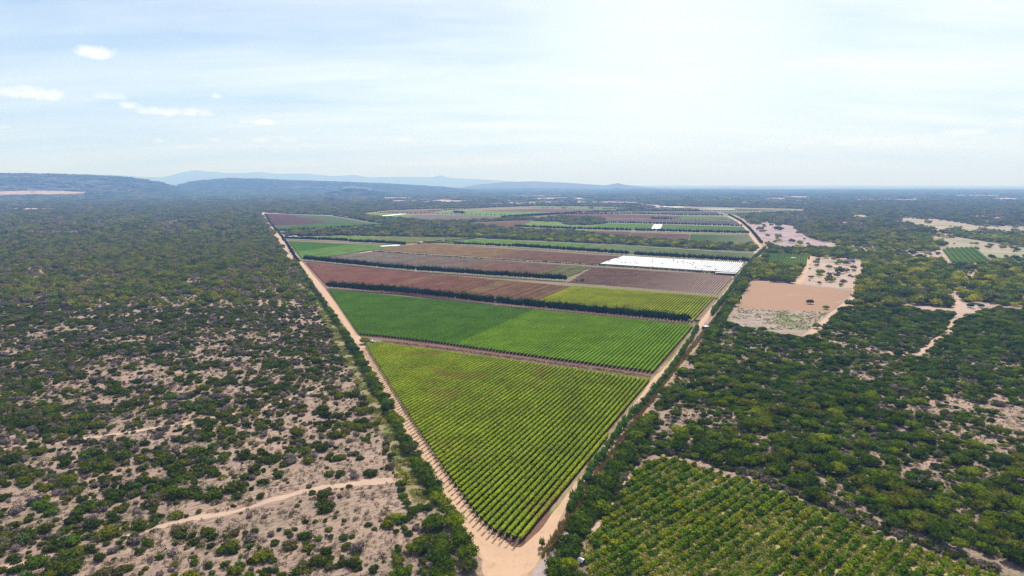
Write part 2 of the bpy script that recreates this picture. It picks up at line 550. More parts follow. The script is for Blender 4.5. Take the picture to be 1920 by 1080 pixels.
sheet('dirt_road', GP((865, 975), (905, 1005), (945, 1022), (985, 1031), (1010, 1022), (1022, 1040), (990, 1075), (985, 1110), (915, 1110), (905, 1050), (880, 1028)), ROAD, 0.08, 3, 0.8)
HEAD = soil_mat('trampled_red_earth', (0.22, 0.12, 0.085), (0.13, 0.075, 0.06), 0.3, 1.2, 0.8, patches=[(0.8, .52, .6, (0.42, .29, .22), .8)])
ribbon('headland', GP((712, 640), (820, 653), (960, 672), (1100, 691), (1222, 708)), 5.0, HEAD, 0.07, 0.6)
ribbon('headland_track', GP((690, 644), (820, 659), (960, 678), (1100, 697), (1225, 713)), 2.4, TRACK, 0.08, 0.4)
ribbon('headland_track', GP((603, 486), (650, 479), (697, 471), (745, 463), (792, 456)), 7, TRACK, 0.075, 0.6)
ribbon('dirt_road', GP((518, 437), (530, 437), (540, 436)), 12, ROAD, 0.08, 1)
ribbon('dirt_road', GP((527, 447), (529, 441), (531, 437)), 12, ROAD, 0.085, 1)
# grassy firebreak left of the road hedge
ribbon('firebreak', GP((812, 955), (770, 890), (742, 830), (700, 750), (655, 675), (630, 630), (608, 590), (590, 553), (573, 520), (552, 492), (535, 462)), [12, 11, 7, 6, 6.5, 8, 8, 8, 8, 9, 9], VERGE, 0.03, 1.2)
ribbon('stony_track', GP((548, 490), (533, 465), (520, 447), (514, 437)), [10, 8, 9, 14], TRACK, 0.05, 1.5)
# canal bank with dry grass right of the right road
ribbon('dry_ditch', GP((1005, 1100), (1035, 1030), (1075, 965), (1110, 910), (1150, 850), (1186, 800), (1215, 757), (1262, 697), (1318, 627), (1352, 585), (1375, 548), (1397, 514)), [16, 11, 7, 5.5, 5.5, 5, 5, 5.5, 5, 5, 5, 4], STRAW, 0.035, .9)
sheet('stony_bank', GP((985, 1110), (1000, 1070), (1035, 1025), (1090, 955), (1104, 942), (1085, 985), (1050, 1050), (1040, 1110)), STONY, 0.045, 2, .8)
# tracks through the bush
ribbon('sandy_track', GP((-60, 1085), (60, 1050), (170, 1022), (260, 1000), (350, 972), (440, 962), (520, 935), (600, 915), (690, 903), (760, 900), (815, 905)), [3, 2.6, 2.2, 2.2, 2.6, 3, 3.4, 4.5, 5, 4, 3], TRACK, 0.055, 1.0, .03)
ribbon('sandy_track', GP((-40, 850), (100, 830), (230, 812), (350, 795), (470, 770), (560, 745), (620, 720)), [2, 2, 2.4, 3, 3, 2, 2], TRACK, 0.055, 1.2, .15)
ribbon('bush_track', GP((1607, 545), (1598, 556), (1574, 578), (1547, 600), (1517, 632)), [5, 6, 7, 8, 11], TRACK, 0.06, .5)
ribbon('bush_track', GP((1521, 478), (1511, 500), (1495, 533)), [6, 8, 11], ROAD, 0.06, .8)
ribbon('bush_track', GP((1619, 484), (1610, 515), (1600, 547)), [5, 6, 5], TRACK, 0.06, .8)
ribbon('bush_track', GP((1833, 505), (1822, 520), (1808, 545), (1795, 566), (1790, 580)), [4, 5, 5, 6, 8], TRACK, 0.06, .8)
ribbon('bush_track', GP((1814, 514), (1796, 532), (1788, 552), (1786, 570)), [3, 4, 4, 4], TRACK, 0.06, .6)
sheet('sandy_clearing', GP((1693, 568), (1730, 573), (1780, 577), (1800, 565), (1822, 570), (1850, 570), (1930, 578), (1930, 584), (1870, 580), (1830, 590), (1800, 602), (1782, 600), (1790, 588), (1740, 585), (1700, 577)), PALE, 0.05, 5, 2.0)
ribbon('bush_track', GP((1792, 596), (1782, 615), (1765, 632), (1742, 648), (1720, 668), (1722, 674)), [8, 6, 5, 5, 4, 3], TRACK, 0.06, .8)
ribbon('bush_track', GP((1530, 632), (1560, 640), (1620, 652), (1680, 662), (1720, 670)), [3, 2.5, 2, 2.5, 2], TRACK, 0.06, 1.2, .3)
EXCL.append((GP((1545, 975), (1600, 965), (1700, 1000), (1800, 1020), (1900, 1060), (1990, 1110), (1880, 1130), (1720, 1050), (1600, 1005), (1500, 965), (1420, 930), (1450, 920)), .12))
EXCL.append((GP((1160, 915), (1200, 858), (1240, 850), (1310, 862), (1410, 896), (1510, 933), (1630, 984), (1750, 1030), (1890, 1076), (1990, 1120), (1990, 1130), (1100, 1130), (1085, 1040), (1120, 985)), 0))
ribbon('foot_path', GP((1185, 890), (1152, 935), (1128, 975), (1102, 1012), (1088, 1035), (1110, 1048), (1145, 1082), (1165, 1110)), [3, 2.5, 2, 2, 2.2, 1.2, 1.2, 1.2], TRACK, 0.07, .4, .2)

# farmland under all the blocks of the estate
FARM = soil_mat('farm_soil', (0.13, 0.125, 0.055), (0.22, 0.17, 0.11), 0.01, 0.3, 0.5)
sheet('farmland', GP((488, 400), (640, 405), (690, 416), (745, 411), (683, 402), (735, 394), (900, 390), (1010, 386), (1190, 388.5), (1320, 389), (1505, 393), (1505, 398), (1376, 403), (1400, 425), (1423, 458), (1415, 475), (1375, 530), (1311, 612), (1236, 705), (1190, 765), (700, 680), (655, 612), (600, 538), (545, 469), (520, 440)), FARM, 0.012, excl=None)
# fields right of the vineyard
EXCL.append((GP((1405, 525), (1440, 527), (1606, 543), (1600, 556), (1556, 600), (1515, 636), (1500, 634), (1430, 622), (1352, 608)), 0))
BROWNP = sheet('ploughed_field', GP((1410, 527), (1440, 529), (1602, 546), (1556, 585), (1383, 577)), BROWN, 0.04, 5, .6)
sheet('fallow_field', GP((1383, 578), (1555, 586), (1508, 626), (1430, 620), (1360, 606)), GREYF, 0.045, 5, .8, .02)
sheet('bare_paddock', GP((1523, 480), (1618, 487), (1600, 545), (1498, 532)), PALE, 0.035, 6, .8, .10)
sheet('burnt_clearing', GP((1406, 421), (1430, 417), (1470, 421), (1490, 424), (1515, 445), (1575, 462), (1568, 467), (1500, 468), (1445, 465)), LILAC, 0.03, 12, 2, .02)
sheet('bare_ground', GP((1545, 453), (1580, 450), (1640, 462), (1668, 468), (1640, 480), (1600, 476), (1560, 468)), PALE, 0.035, 12, 3, .25)
sheet('bare_ground', GP((1665, 468), (1690, 466), (1765, 470), (1835, 470), (1775, 492), (1700, 483)), PALE, 0.03, 12, 3, .2)
sheet('pasture', GP((1725, 445), (1790, 444), (1830, 450), (1940, 466), (1940, 477), (1850, 476), (1775, 462)), DUNF, 0.03, 14, 3, .03)
sheet('pasture', GP((1838, 473), (1930, 475), (1930, 489), (1870, 486), (1852, 480)), PASTURE, 0.035, 12, 3, .02)
sheet('bare_ground', GP((1855, 488), (1930, 491), (1930, 498), (1880, 494)), PALE, 0.04, 12, 2, .1)
sheet('pasture', GP((1680, 410), (1760, 412), (1830, 423), (1940, 425), (1940, 440), (1850, 437), (1790, 433), (1740, 429)), DUNF, 0.03, 20, 6, .05)
sheet('pasture', GP((1700, 436), (1760, 437), (1800, 441), (1790, 446), (1740, 444)), PALE, 0.035, 20, 6, .1)
EXCL.append((GP((1755, 462), (1835, 461), (1870, 498), (1775, 500)), 0))
ribbon('dirt_road', GP((1758, 426), (1780, 430), (1815, 436), (1836, 440), (1870, 440)), 9, ROAD, 0.05, 1.5)
for i, (x0, x1, y, h_) in enumerate(((1585, 1642, 407, 4), (1600, 1630, 403, 2), (1720, 1790, 433, 5), (1480, 1530, 408, 3), (1705, 1790, 393, 2.5), (1780, 1860, 398, 2),
                                     (1460, 1545, 369, 2), (1600, 1740, 374, 2), (1850, 1930, 372, 3), (1790, 1880, 366, 2), (1440, 1480, 372, 2),
                                     (0, 160, 356, 5), (590, 640, 389, 2.5), (300, 345, 374, 1.5), (730, 880, 377, 6), (720, 770, 371, 3), (900, 1010, 382, 4),
                                     (950, 1200, 379, 3), (1000, 1100, 372, 3), (20, 110, 391, 2), (0, 40, 399, 2), (130, 300, 398, 2), (300, 395, 421, 8), (380, 480, 425, 8), (225, 240, 433, 4), (80, 190, 436, 2),
                                     (640, 700, 361, 2), (1120, 1200, 380, 2), (1200, 1240, 385, 4), (960, 1060, 367, 2), (1640, 1700, 431, 2), (1700, 1760, 427, 2.5))):
    r_ = np.random.default_rng(i + 50)
    n = 9
    up_ = [(x0 + (x1 - x0) * k / n, y - h_ / 2 * (math.sin(math.pi * k / n) ** .5 if 0 < k < n else 0.1) * r_.uniform(.5, 1.1)) for k in range(n + 1)]
    dn_ = [(x0 + (x1 - x0) * k / n, y + 1.6 + h_ / 2 * (math.sin(math.pi * k / n) ** .5 if 0 < k < n else 0.1) * r_.uniform(.5, 1.1)) for k in range(n, -1, -1)]
    far = G((x0 + x1) / 2, y)[1]
    sheet('bare_ground', GP(*up_, *dn_), PALE, 0.05 + far * 2e-5, far / 60, far / 300, (.22 if (i > 20 and i < 26) else .05), seed=i)

# yards of the village houses
HOUSES, YV, YF = [], [], []
for i in range(190):
    q = random.random()
    px = random.gauss(1380, 90) if q < .55 else (random.uniform(1180, 1600) if q < .8 else (random.uniform(860, 1180) if q < .92 else random.uniform(1600, 1900)))
    py = random.uniform(369.5, 386) if q < .8 else random.uniform(370, 382)
    if (1225 < px < 1520 and py > 384.5) or abs(px - 960) > 930:
        continue
    x, y = G(px, py)
    HOUSES.append((x, y, px))
    wx, wy = random.uniform(16, 45), random.uniform(30, 60)
    P = np.array([(x - wx, y - wy), (x + wx * .7, y - wy * 1.15), (x + wx, y + 14), (x - wx * .8, y + 18)])
    n0 = len(YV)
    YV += [(a, b, .12 + .004 * (i % 20)) for a, b in P]
    YF.append((n0, n0 + 1, n0 + 2, n0 + 3))
    EXCL.append((P + np.array([(0, -35), (0, -35), (0, 0), (0, 0)]), .08))
obj('bare_ground', mesh('bare_ground', YV, YF, [PALE]), kind='structure')


def hill_patch(px0, px1, r0, r1, seed):
    '''bare clearing draped over a hill foot'''
    n, m_ = 40, 8
    V, F = [], []
    r_ = np.random.default_rng(seed)
    for i in range(n + 1):
        az = math.atan((px0 + (px1 - px0) * i / n - 960) / 1216)
        e = (1 - abs(2 * i / n - 1) ** 3)
        for j in range(m_ + 1):
            q = r0 + (r1 - r0) * (.5 + (j / m_ - .5) * e * r_.uniform(.85, 1.1))
            x, y = q * math.sin(az), q * math.cos(az)
            V.append((x, y, height(x, y).item() + 1.5))
    F = [(i * (m_ + 1) + j, (i + 1) * (m_ + 1) + j, (i + 1) * (m_ + 1) + j + 1, i * (m_ + 1) + j + 1) for i in range(n) for j in range(m_)]
    obj('bare_slope', mesh('bare_slope', V, F, [PALE]), kind='structure')
    c = []
    for px, q in ((px0, r0 - 120), (px1, r0 - 120), (px1, r1), (px0, r1)):
        az = math.atan((px - 960) / 1216); c.append((q * math.sin(az), q * math.cos(az)))
    EXCL.append((np.array(c), .03))


hill_patch(-60, 165, 6880, 7240, 1)

for P in (GP((1835, 500), (1822, 520), (1808, 545), (1795, 566), (1788, 590)), GP((1792, 596), (1782, 615), (1765, 632), (1742, 648), (1720, 668), (1722, 676)), GP((1816, 510), (1796, 532), (1788, 552), (1786, 570)),
          GP((1605, 545), (1596, 556), (1572, 578), (1545, 600), (1515, 632)), GP((1530, 634), (1560, 642), (1620, 654), (1680, 664), (1720, 672))):
    EXCL.append((np.vstack([P + np.array([-3.5, 0]), (P + np.array([3.5, -1]))[::-1]]), .12))
# ------------------------------------------------------------------ vines
ROW_AZ = R(25.2)
SV = np.array([math.cos(ROW_AZ), -math.sin(ROW_AZ)])     # across the rows
TV = np.array([math.sin(ROW_AZ), math.cos(ROW_AZ)])      # along the rows


def row_spans(P, pitch, az=ROW_AZ, s_off=0.0):
    sv = np.array([math.cos(az), -math.sin(az)]); tv = np.array([math.sin(az), math.cos(az)])
    s, t = P @ sv, P @ tv
    out = []
    k0, k1 = math.ceil((s.min() - s_off) / pitch), math.floor((s.max() - s_off) / pitch)
    n = len(P)
    for k in range(k0, k1 + 1):
        c = s_off + k * pitch
        hits = []
        for i in range(n):
            a, b = s[i], s[(i + 1) % n]
            if (a > c) != (b > c):
                hits.append(t[i] + (t[(i + 1) % n] - t[i]) * (c - a) / (b - a))
        hits.sort()
        for i in range(0, len(hits) - 1, 2):
            if hits[i + 1] - hits[i] > 4:
                out.append((c, hits[i], hits[i + 1]))
    return out, sv, tv


def strip(c, t0, t1, sv, tv, sec, seg, jit, r, z0=0.0, gap=0.0):
    """one leafy row as a lumpy tube of cross-section sec"""
    n = max(3, int((t1 - t0) / seg))
    tt = np.linspace(t0, t1, n)
    k = len(sec)
    S = np.repeat(np.array(sec)[None], n, 0)
    wid = 1 + jit * .5 * (r.random(n) - .5)
    wid[[0, -1]] *= .6
    off = np.cumsum(r.normal(0, .03, n)); off -= off.mean()
    X = S[..., 0] * wid[:, None] + off[:, None] * 0 + jit * (r.random((n, k)) - .5) * .6
    Z = S[..., 1] * (1 + 0.0 * wid[:, None]) + jit * (r.random((n, k)) - .5) * .8
    if gap > 0:
        g = r.random(n) < gap
        Z[g] *= .55
        X[g] *= .5
    tj = tt[:, None] + (r.random((n, k)) - .5) * seg * .5
    P2 = sv * (c + X)[..., None] + tv * tj[..., None]
    v = np.concatenate([P2, (Z + z0)[..., None]], -1).reshape(-1, 3)
    i = np.arange(n - 1)[:, None] * k
    j = np.arange(k)[None]
    f = np.stack([i + j, i + (j + 1) % k, i + k + (j + 1) % k, i + k + j], -1).reshape(-1, 4)
    return v, f


def leaves(c, t0, t1, sv, tv, per_m, size, r, hw=1.0, z1=1.2, z2=2.1):
    n = int((t1 - t0) * per_m)
    if n < 1:
        return np.zeros((0, 3)), np.zeros((0, 4), int)
    a = r.uniform(-.35, math.pi + .35, n)
    x = hw * np.cos(a) * r.uniform(.85, 1.15, n)
    z = (z1 + z2) / 2 + (z2 - z1) / 2 * (np.sin(a) * r.uniform(.9, 1.35, n))
    t = r.uniform(t0, t1, n)
    cen = np.concatenate([sv * (c + x)[:, None] + tv * t[:, None], z[:, None]], 1)
    u = r.normal(size=(n, 3)); u[:, 2] *= .5
    u /= np.linalg.norm(u, axis=1)[:, None]
    q = np.cross(u, r.normal(size=(n, 3)))
    q /= np.linalg.norm(q, axis=1)[:, None]
    s_ = size * r.uniform(.6, 1.3, n)[:, None] / 2
    v = np.stack([cen + (u + q) * s_, cen + (u - q) * s_, cen - (u + q) * s_, cen - (u - q) * s_], 1).reshape(-1, 3)
    return v, np.arange(4 * n).reshape(n, 4)


SEC = [(-.66, 1.15), (-.84, 1.65), (-.45, 2.05), (0, 2.15), (.45, 2.05), (.84, 1.65), (.66, 1.15), (0, 1.0)]
SEC2 = [(-.85, 1.2), (-1.05, 1.7), (-.55, 2.1), (0, 2.15), (.55, 2.1), (1.05, 1.7), (.85, 1.2), (0, 1.05)]
SEC3 = [(-.65, 1.1), (-.8, 1.6), (-.4, 2.0), (.4, 2.0), (.8, 1.6), (.65, 1.1), (0, .95)]
V_LIME = leaf_mat('vine_leaves_lime', [(0.201, 0.259, 0.009), (0.236, 0.275, 0.011)], .45, .3, .9, patch=(0.035, .54, (0.24, 0.19, 0.03)))
V_LIME2 = leaf_mat('vine_leaves_mid_green', [(0.177, 0.233, 0.008), (0.198, 0.247, 0.009)], .45, .3, .9, patch=(0.035, .60, (0.22, 0.20, 0.03)))
V_GREEN = leaf_mat('vine_leaves_green', [(0.121, 0.214, 0.007), (0.138, 0.234, 0.008)], .5, .3, .9)
V_DARK = leaf_mat('vine_leaves_dark', [(0.067, 0.140, 0.007), (0.078, 0.154, 0.008)], .55, .3, .9)
V_GOLD = leaf_mat('vine_leaves_gold', [(0.265, 0.302, 0.009), (0.305, 0.335, 0.011)], .3, .3, .9)
V_PURPLE = leaf_mat('vine_leaves_purple', [(0.193, 0.092, 0.059), (0.204, 0.101, 0.064)], .3, .2, .6)
V_MAUVE = leaf_mat('vine_leaves_mauve', [(0.194, 0.113, 0.073), (0.213, 0.131, 0.080)], .3, .2, .6)
V_BROWN = leaf_mat('vine_leaves_brown', [(0.225, 0.148, 0.068), (0.235, 0.153, 0.080)], .3, .2, .6)
V_OLIVE = leaf_mat('vine_leaves_olive', [(0.14, 0.15, 0.05), (0.15, 0.17, 0.055)], .3, .2, .6)
WOOD = plain('weathered_post', (0.50, 0.38, 0.30), .9)
STEM = plain('vine_stems', (0.06, 0.05, 0.035), .95)
WIRE = plain('drip_line', (0.05, 0.045, 0.04), .6)

mb = MB()
mb.tube((0, 0, 0), (0, .75, 2.0), .09, .07, 6)
mb.tube((0, -2.6, .0), (0, .70, 1.9), .03, .03, 4)
mb.tube((0, .5, 0.0), (0, .5, 1.3), .06, .05, 5)
POST = mb.build('end_post', [WOOD])


def make_row(c, t0, t1, sv, tv, mat, label, group, seg, lf, sec, posts=True, az=ROW_AZ):
    r = np.random.default_rng(int(abs(c) * 10) + 11)
    org = sv * c + tv * t0
    v, f = strip(c, t0, t1, sv, tv, sec, seg, .26, r, 0, .006)
    v2, f2 = leaves(c, t0, t1, sv, tv, lf, .45, r, hw=sec[len(sec) // 2 + 1][0] if False else max(q[0] for q in sec))
    v = np.vstack([v, v2]); f = np.vstack([f, f2 + len(v) - len(v2)])
    v[:, 0] -= org[0]; v[:, 1] -= org[1]
    root = obj('vine_row', None, loc=(org[0], org[1], 0), label=label, cat='vine row', group=group)
    obj('foliage', mesh('foliage', v, f, [mat]), root)
    # woody stems and wires as one solid curtain, shaped to darken the row gaps
    v, f = strip(c, t0 + .5, t1 - .5, sv, tv, [(-.10, 0), (-.12, 1.3), (.12, 1.3), (.10, 0)], max(seg, 1.2), .12, r)
    v[:, 0] -= org[0]; v[:, 1] -= org[1]
    obj('stems', mesh('stems', v, f, [STEM]), root)
    if posts:
        e = tv * (t1 - t0)
        obj('end_post', POST, root, loc=(*(tv * -.9), 0), rz=-az)
        obj('end_post', POST, root, loc=(*(e + tv * .9), 0), rz=-az + math.pi)


F1 = GP((686, 651), (708, 645), (1218, 714), (986, 1020), (962, 1014), (925, 1000), (895, 972), (830, 880), (760, 772), (715, 698))
F2 = GP((615, 545), (1298, 613), (1226, 701), (1100, 684), (960, 665), (820, 645), (720, 633), (672, 629))
F3 = GP((573, 493), (760, 510), (960, 528), (1060, 537), (1345, 558), (1298, 606), (1290, 605), (950, 571), (612, 537))
sheet('vineyard_soil', GP((676, 651), (700, 643), (1221, 713), (992, 1030), (940, 1022), (890, 985), (820, 880), (705, 700)), SOIL_RED, 0.02)
sheet('vineyard_soil', GP((608, 543), (1302, 613), (1230, 704), (1100, 688), (720, 637), (664, 629)), SOIL_RED, 0.02)
SOIL_DK = soil_mat('dark_mauve_soil', (0.17, 0.10, 0.075), (0.23, 0.15, 0.115), 0.03, 0.6, 0.4)
sheet('vineyard_soil', GP((568, 491), (760, 508), (1060, 535), (1352, 556), (1300, 610), (606, 540)), SOIL_DK, 0.024)

ENDS = []
n_rows = 0
spans1, sv, tv = row_spans(F1, 2.68)
for c, a, b in spans1:
    ENDS += [sv * c + tv * (a - q) for q in np.arange(.3, 5.5, .45)] + [sv * (c + 1.4) + tv * (a - q) for q in np.arange(-1.5, 3, .6)]
    make_row(c, a, b, sv, tv, V_LIME if (b - a) < 140 + 25 * math.sin(c * 3) else V_LIME2, ('long' if b - a > 120 else 'shorter') + ' yellow-green vine row in the %s of the wedge-shaped near field' % ('right part' if b - a > 185 else 'middle' if b - a > 75 else 'left corner'), 'vine rows of the near wedge field, %s' % ('right part' if b - a > 185 else 'middle, long' if b - a > 120 else 'middle' if b - a > 75 else 'left corner'), .8, 5, SEC)
    n_rows += 1
spans2, sv, tv = row_spans(F2, 2.84)
SPLIT2 = (G(855, 648) @ sv)
for c, a, b in spans2:
    dk = c < SPLIT2
    make_row(c, a, b, sv, tv, V_DARK if dk else V_GREEN,
             ('deep green vine row in the left half of the second field' if dk else 'bright green vine row in the right half of the second field'),
             ('dark vine rows of the second field' if dk else 'bright vine rows of the second field'), 1.2, 2.5, SEC2)
    n_rows += 1
spans3, sv, tv = row_spans(F3, 2.95)
spans3.sort(key=lambda q: -q[0])
S_GOLD = G(1000, 570) @ sv
rest3 = []
for c, a, b in spans3:
    if c > S_GOLD and n_rows < 300:
        make_row(c, a, b, sv, tv, V_GOLD, 'golden-green vine row in the field just behind the tall near windbreak', 'golden vine rows of the third field', 1.5, 1.5, SEC3)
        n_rows += 1
    else:
        rest3.append((c, a, b))


def field_rows(name_label, spans, sv, tv, pick, seg, sec, cat='vineyard'):
    """a whole far field: its many thin rows in one object, with a material per stretch of rows"""
    mats, V, F, M, n = [], [], [], [], 0
    r = np.random.default_rng(len(spans) + 5)
    for c, a, b in spans:
        mat, hs = pick(c)
        if mat not in mats:
            mats.append(mat)
        s2 = [(x * hs[0], z * hs[1]) for x, z in sec]
        v, f = strip(c, a, b, sv, tv, s2, seg, .45, r, 0, .03)
        V.append(v); F.append(f + n); M.append(np.full(len(f), mats.index(mat))); n += len(v)
    me = mesh('vineyard', np.vstack(V), np.vstack(F), mats, np.concatenate(M))
    obj('vineyard', me, label=name_label, cat=cat, kind='stuff')


LOW = [(-.8, .5), (-.9, 1.0), (0, 1.5), (.9, 1.0), (.8, .5)]
S_P = G(700, 520) @ sv


def pick3(c):
    u = (c - S_P) / (S_GOLD - S_P)
    if c > S_GOLD:
        return V_GOLD, (1, 1.1)
    h = random.random()
    k_ = vn(c, 0.0, 14, 3).item()
    if u < .10 + k_ * .25:
        return V_PURPLE, (1.05, .9)
    return (V_BROWN if h < min(.75, u * .8 + (k_ - .5) * .4) else V_PURPLE), (.9, .9)



field_rows('purple and rusty vine rows behind the tall near windbreak', rest3, sv, tv, pick3, 2.2, LOW)


def field(label, P, pick, soil, seg=4, pitch=2.95, sec=LOW, az=ROW_AZ, excl=0.0, z=0.026):
    sheet('vineyard_soil', P, soil, z, excl=excl)
    sp_, sv_, tv_ = row_spans(P, pitch, az)
    field_rows(label, sp_, sv_, tv_, pick, seg, sec)


def const(m, w_=1.0, h_=1.0):
    return lambda c: (m, (w_, h_))


def two(s0, m1, m2, w_=1.0, h_=1.0, mixw=0):
    def f(c):
        h = random.random()
        return (m1 if c + (h - .5) * mixw < s0 else m2), (w_, h_)
    return f


SMG = soil_mat('grey_mauve_soil', (0.27, 0.205, 0.185), (0.33, 0.26, 0.23), 0.02, 0.5, 0.4)
V_GREY = leaf_mat('vine_leaves_grey', [(0.17, 0.15, 0.115), (0.19, 0.165, 0.13)], .3, .2, .6)
V_FARG = leaf_mat('vine_leaves_far_green', [(0.115, 0.195, 0.030), (0.135, 0.220, 0.035)], .3, .2, .4)
V_FARL = leaf_mat('vine_leaves_far_lime', [(0.172, 0.258, 0.040), (0.184, 0.269, 0.045)], .3, .2, .4)
V_MINT = leaf_mat('vine_leaves_grey_green', [(0.156, 0.204, 0.070), (0.169, 0.216, 0.080)], .3, .2, .4)
oz = G(1005, 515) @ SV
oz2 = G(1058, 521) @ SV


def pick4(c):
    if oz < c < oz2 + 2 and (math.sin(c * 7) % 1) > .25:
        return V_OLIVE, (1.1, 1.1)
    return (V_GREY if c < G(880, 500) @ SV and (math.sin(c * 3.1) % 1) > .3 else V_MAUVE), (.8, .8)


field('grey-mauve vine rows between two windbreaks left of the white netting', GP((608, 484), (652, 478), (699, 473), (960, 491), (1112, 501), (1062, 522), (960, 513), (760, 497)), pick4, SMG)
gr = G(1375, 535) @ SV
field('brown-grey pruned vine rows in front of the white netting', GP((1112, 501), (1375, 518), (1345, 553), (1200, 541), (1064, 531)),
      lambda c: ((V_GREEN if c > gr - 5 and (math.sin(c * 5) % 1) > .3 else V_MAUVE), (.62, .85)), SMG, seg=3)
field('khaki and mauve vine rows left of the white netting', GP((700, 469), (740, 464), (792, 457), (960, 468), (1166, 482), (1124, 496), (960, 486)),
      two(G(960, 478) @ SV, V_BROWN, V_MAUVE, .95, .9, 30), SMG)
field('grey-green vine rows behind the windbreak of the white netting', GP((838, 457), (893, 448), (960, 452), (1180, 462), (1416, 476), (1404, 490), (1180, 476), (960, 461)),
      two(G(1100, 465) @ SV, V_FARG, V_MINT, 1.1, 1.1, 20), SMG, seg=4, pitch=3.2)
field('mixed green vine block beside the left road below the first thicket', GP((541, 453), (760, 464), (742, 463), (695, 470), (603, 484), (566, 486)),
      two(G(600, 470) @ SV, V_DARK, V_FARG, 1.15, 1.1, 60), SOIL_RED, seg=4, sec=LOW)
field('yellow-green vine block along the thicket edge on the left', GP((570, 445), (640, 444), (800, 446), (890, 447), (835, 456), (792, 455), (757, 456), (560, 447)),
      two(G(690, 448) @ SV, V_FARG, V_OLIVE, 1.2, 1.1), SOIL_RED, seg=5)
field('mauve vine block at the far left corner of the estate', GP((496, 401), (537, 402.5), (617, 405.5), (678, 416), (514, 424.5)), two(G(590, 412) @ np.array([.866, .5]), V_MAUVE, V_MINT, 1, 1, 60), SMG, seg=8, pitch=3.6, az=R(-30))
field('green vine strip at the far left corner of the estate', GP((515, 426), (600, 420), (676, 417), (712, 419), (732, 421), (640, 428), (519, 433.5)), const(V_FARG, 1.2, 1.2), SMG, seg=6, pitch=4, az=R(-30))
AZF = R(24)
field('mauve and brown vine block beyond the central thicket', GP((1060, 432.5), (1185, 436), (1172, 446), (1130, 441)), const(V_MAUVE, .9, .9), SMG, seg=6, pitch=3.4)
field('brown-green vine block beyond the central thicket', GP((1187, 436.5), (1293, 439.5), (1290, 453), (1176, 446)), const(V_BROWN, .9, .9), SMG, seg=5, pitch=4)
field('dark green vine block beyond the central thicket', GP((1295, 439.5), (1402, 441.5), (1416, 457), (1292, 453.5)), const(V_FARG, .95, 1.1), SMG, seg=5, pitch=4)
field('lime green vine block at the left of the far green band', GP((976, 424), (1000, 416), (1052, 417.5), (1058, 422.5), (1110, 423.5), (1140, 419.5), (1224, 421.5), (1222, 430.5), (1185, 431), (1000, 425.5)), two(G(1110, 425) @ SV, V_FARL, V_FARG, 1.2, 1), SMG, seg=7, pitch=3.4)
field('green vine block at the right of the far green band', GP((1238, 422), (1394, 426), (1401, 436), (1300, 434), (1234, 431.5)), const(V_FARG, 1.2, 1), SMG, seg=7, pitch=3.4)
field('grey-mauve vine block behind the far green band', GP((1137, 410), (1260, 412), (1380, 415), (1388, 421.5), (1250, 420), (1128, 416.5)), const(V_GREY, .9, 1), SMG, seg=9, pitch=4)
field('mauve vine block under the farthest windbreak', GP((1050, 403.5), (1090, 400.5), (1275, 405.5), (1272, 411), (1137, 409)), const(V_MAUVE, .9, 1), SMG, seg=9, pitch=4)
field('small pale lime vine block by the far bend of the right road', GP((1276, 405.5), (1358, 407), (1378, 413.5), (1273, 411.5)), const(V_FARL, 1.2, 1), SMG, seg=9, pitch=4)
field('grey-green vine block below the white greenhouse', GP((1180, 397.5), (1344, 397.5), (1348, 402.5), (1230, 401.5), (1120, 399.5)), two(G(1240, 399) @ SV, V_MINT, V_GREY, 1, 1), SMG, seg=12, pitch=4.5)
field('light green field right of the white greenhouse', GP((1352, 397.5), (1420, 398), (1430, 400.5), (1368, 402.5)), const(V_FARL, 1.2, 1), SMG, seg=12, pitch=4)
field('light green field strip behind the greenhouse', GP((1376, 391.5), (1500, 394.5), (1505, 397), (1380, 394.5)), const(V_FARL, 1.2, 1), PASTURE, seg=12, pitch=4.5)
field('lime green patch around the long white strip far left', GP((682, 401), (722, 399.5), (790, 402.5), (745, 409), (715, 407)), const(V_FARL, 1.2, 1), SMG, seg=9, pitch=4)
field('mauve field behind the lime patch far left', GP((706, 399), (735, 395.5), (826, 394.5), (812, 400), (785, 401)), const(V_MAUVE, 1, 1), SMG, seg=12, pitch=4.5)
field('broad pale green field in the far left centre', GP((814, 400), (830, 395), (930, 397), (1048, 398.5), (1030, 403.5), (985, 407), (900, 403.5)), const(V_FARL, 1.2, 1), SMG, seg=12, pitch=4.5)
field('grey-mauve field in front of the broad pale green field', GP((742, 411), (788, 403.5), (880, 404.5), (958, 408), (900, 412), (815, 415.5)), const(V_GREY, 1, 1), SMG, seg=9, pitch=4)
field('mauve field left of the lime block', GP((862, 420), (930, 416.5), (998, 414.5), (975, 424), (944, 425.5)), const(V_MAUVE, 1, 1), SMG, seg=8, pitch=4)
field('dull mauve field under the far scrub', GP((905, 395), (1000, 392), (1150, 393.5), (1185, 396), (1090, 399), (1050, 398), (930, 396.5)), const(V_MAUVE, 1, 1), SMG, seg=14, pitch=5)
field('thin bright green field at the far edge of the estate', GP((985, 389.5), (1010, 387), (1190, 390), (1188, 392), (1090, 391.5)), const(V_FARL, 1.2, 1), SMG, seg=14, pitch=5)
field('dark green orchard block right of the right road', GP((1440, 476), (1520, 480), (1507, 503), (1431, 499)), const(V_DARK, 1.75, 1.9), FARM, seg=3, pitch=4.2, az=R(25))
field('curved dark green tree rows in the far right clearing', GP((1768, 466), (1830, 464), (1842, 475), (1857, 494), (1784, 493)), const(V_DARK, 3.2, 1.8), FARM, seg=6, pitch=8, az=math.atan2(*(G(1790, 467) - G(1815, 492))), z=0.05)

# ------------------------------------------------------------------ plants: crown prototypes
ico_v = None


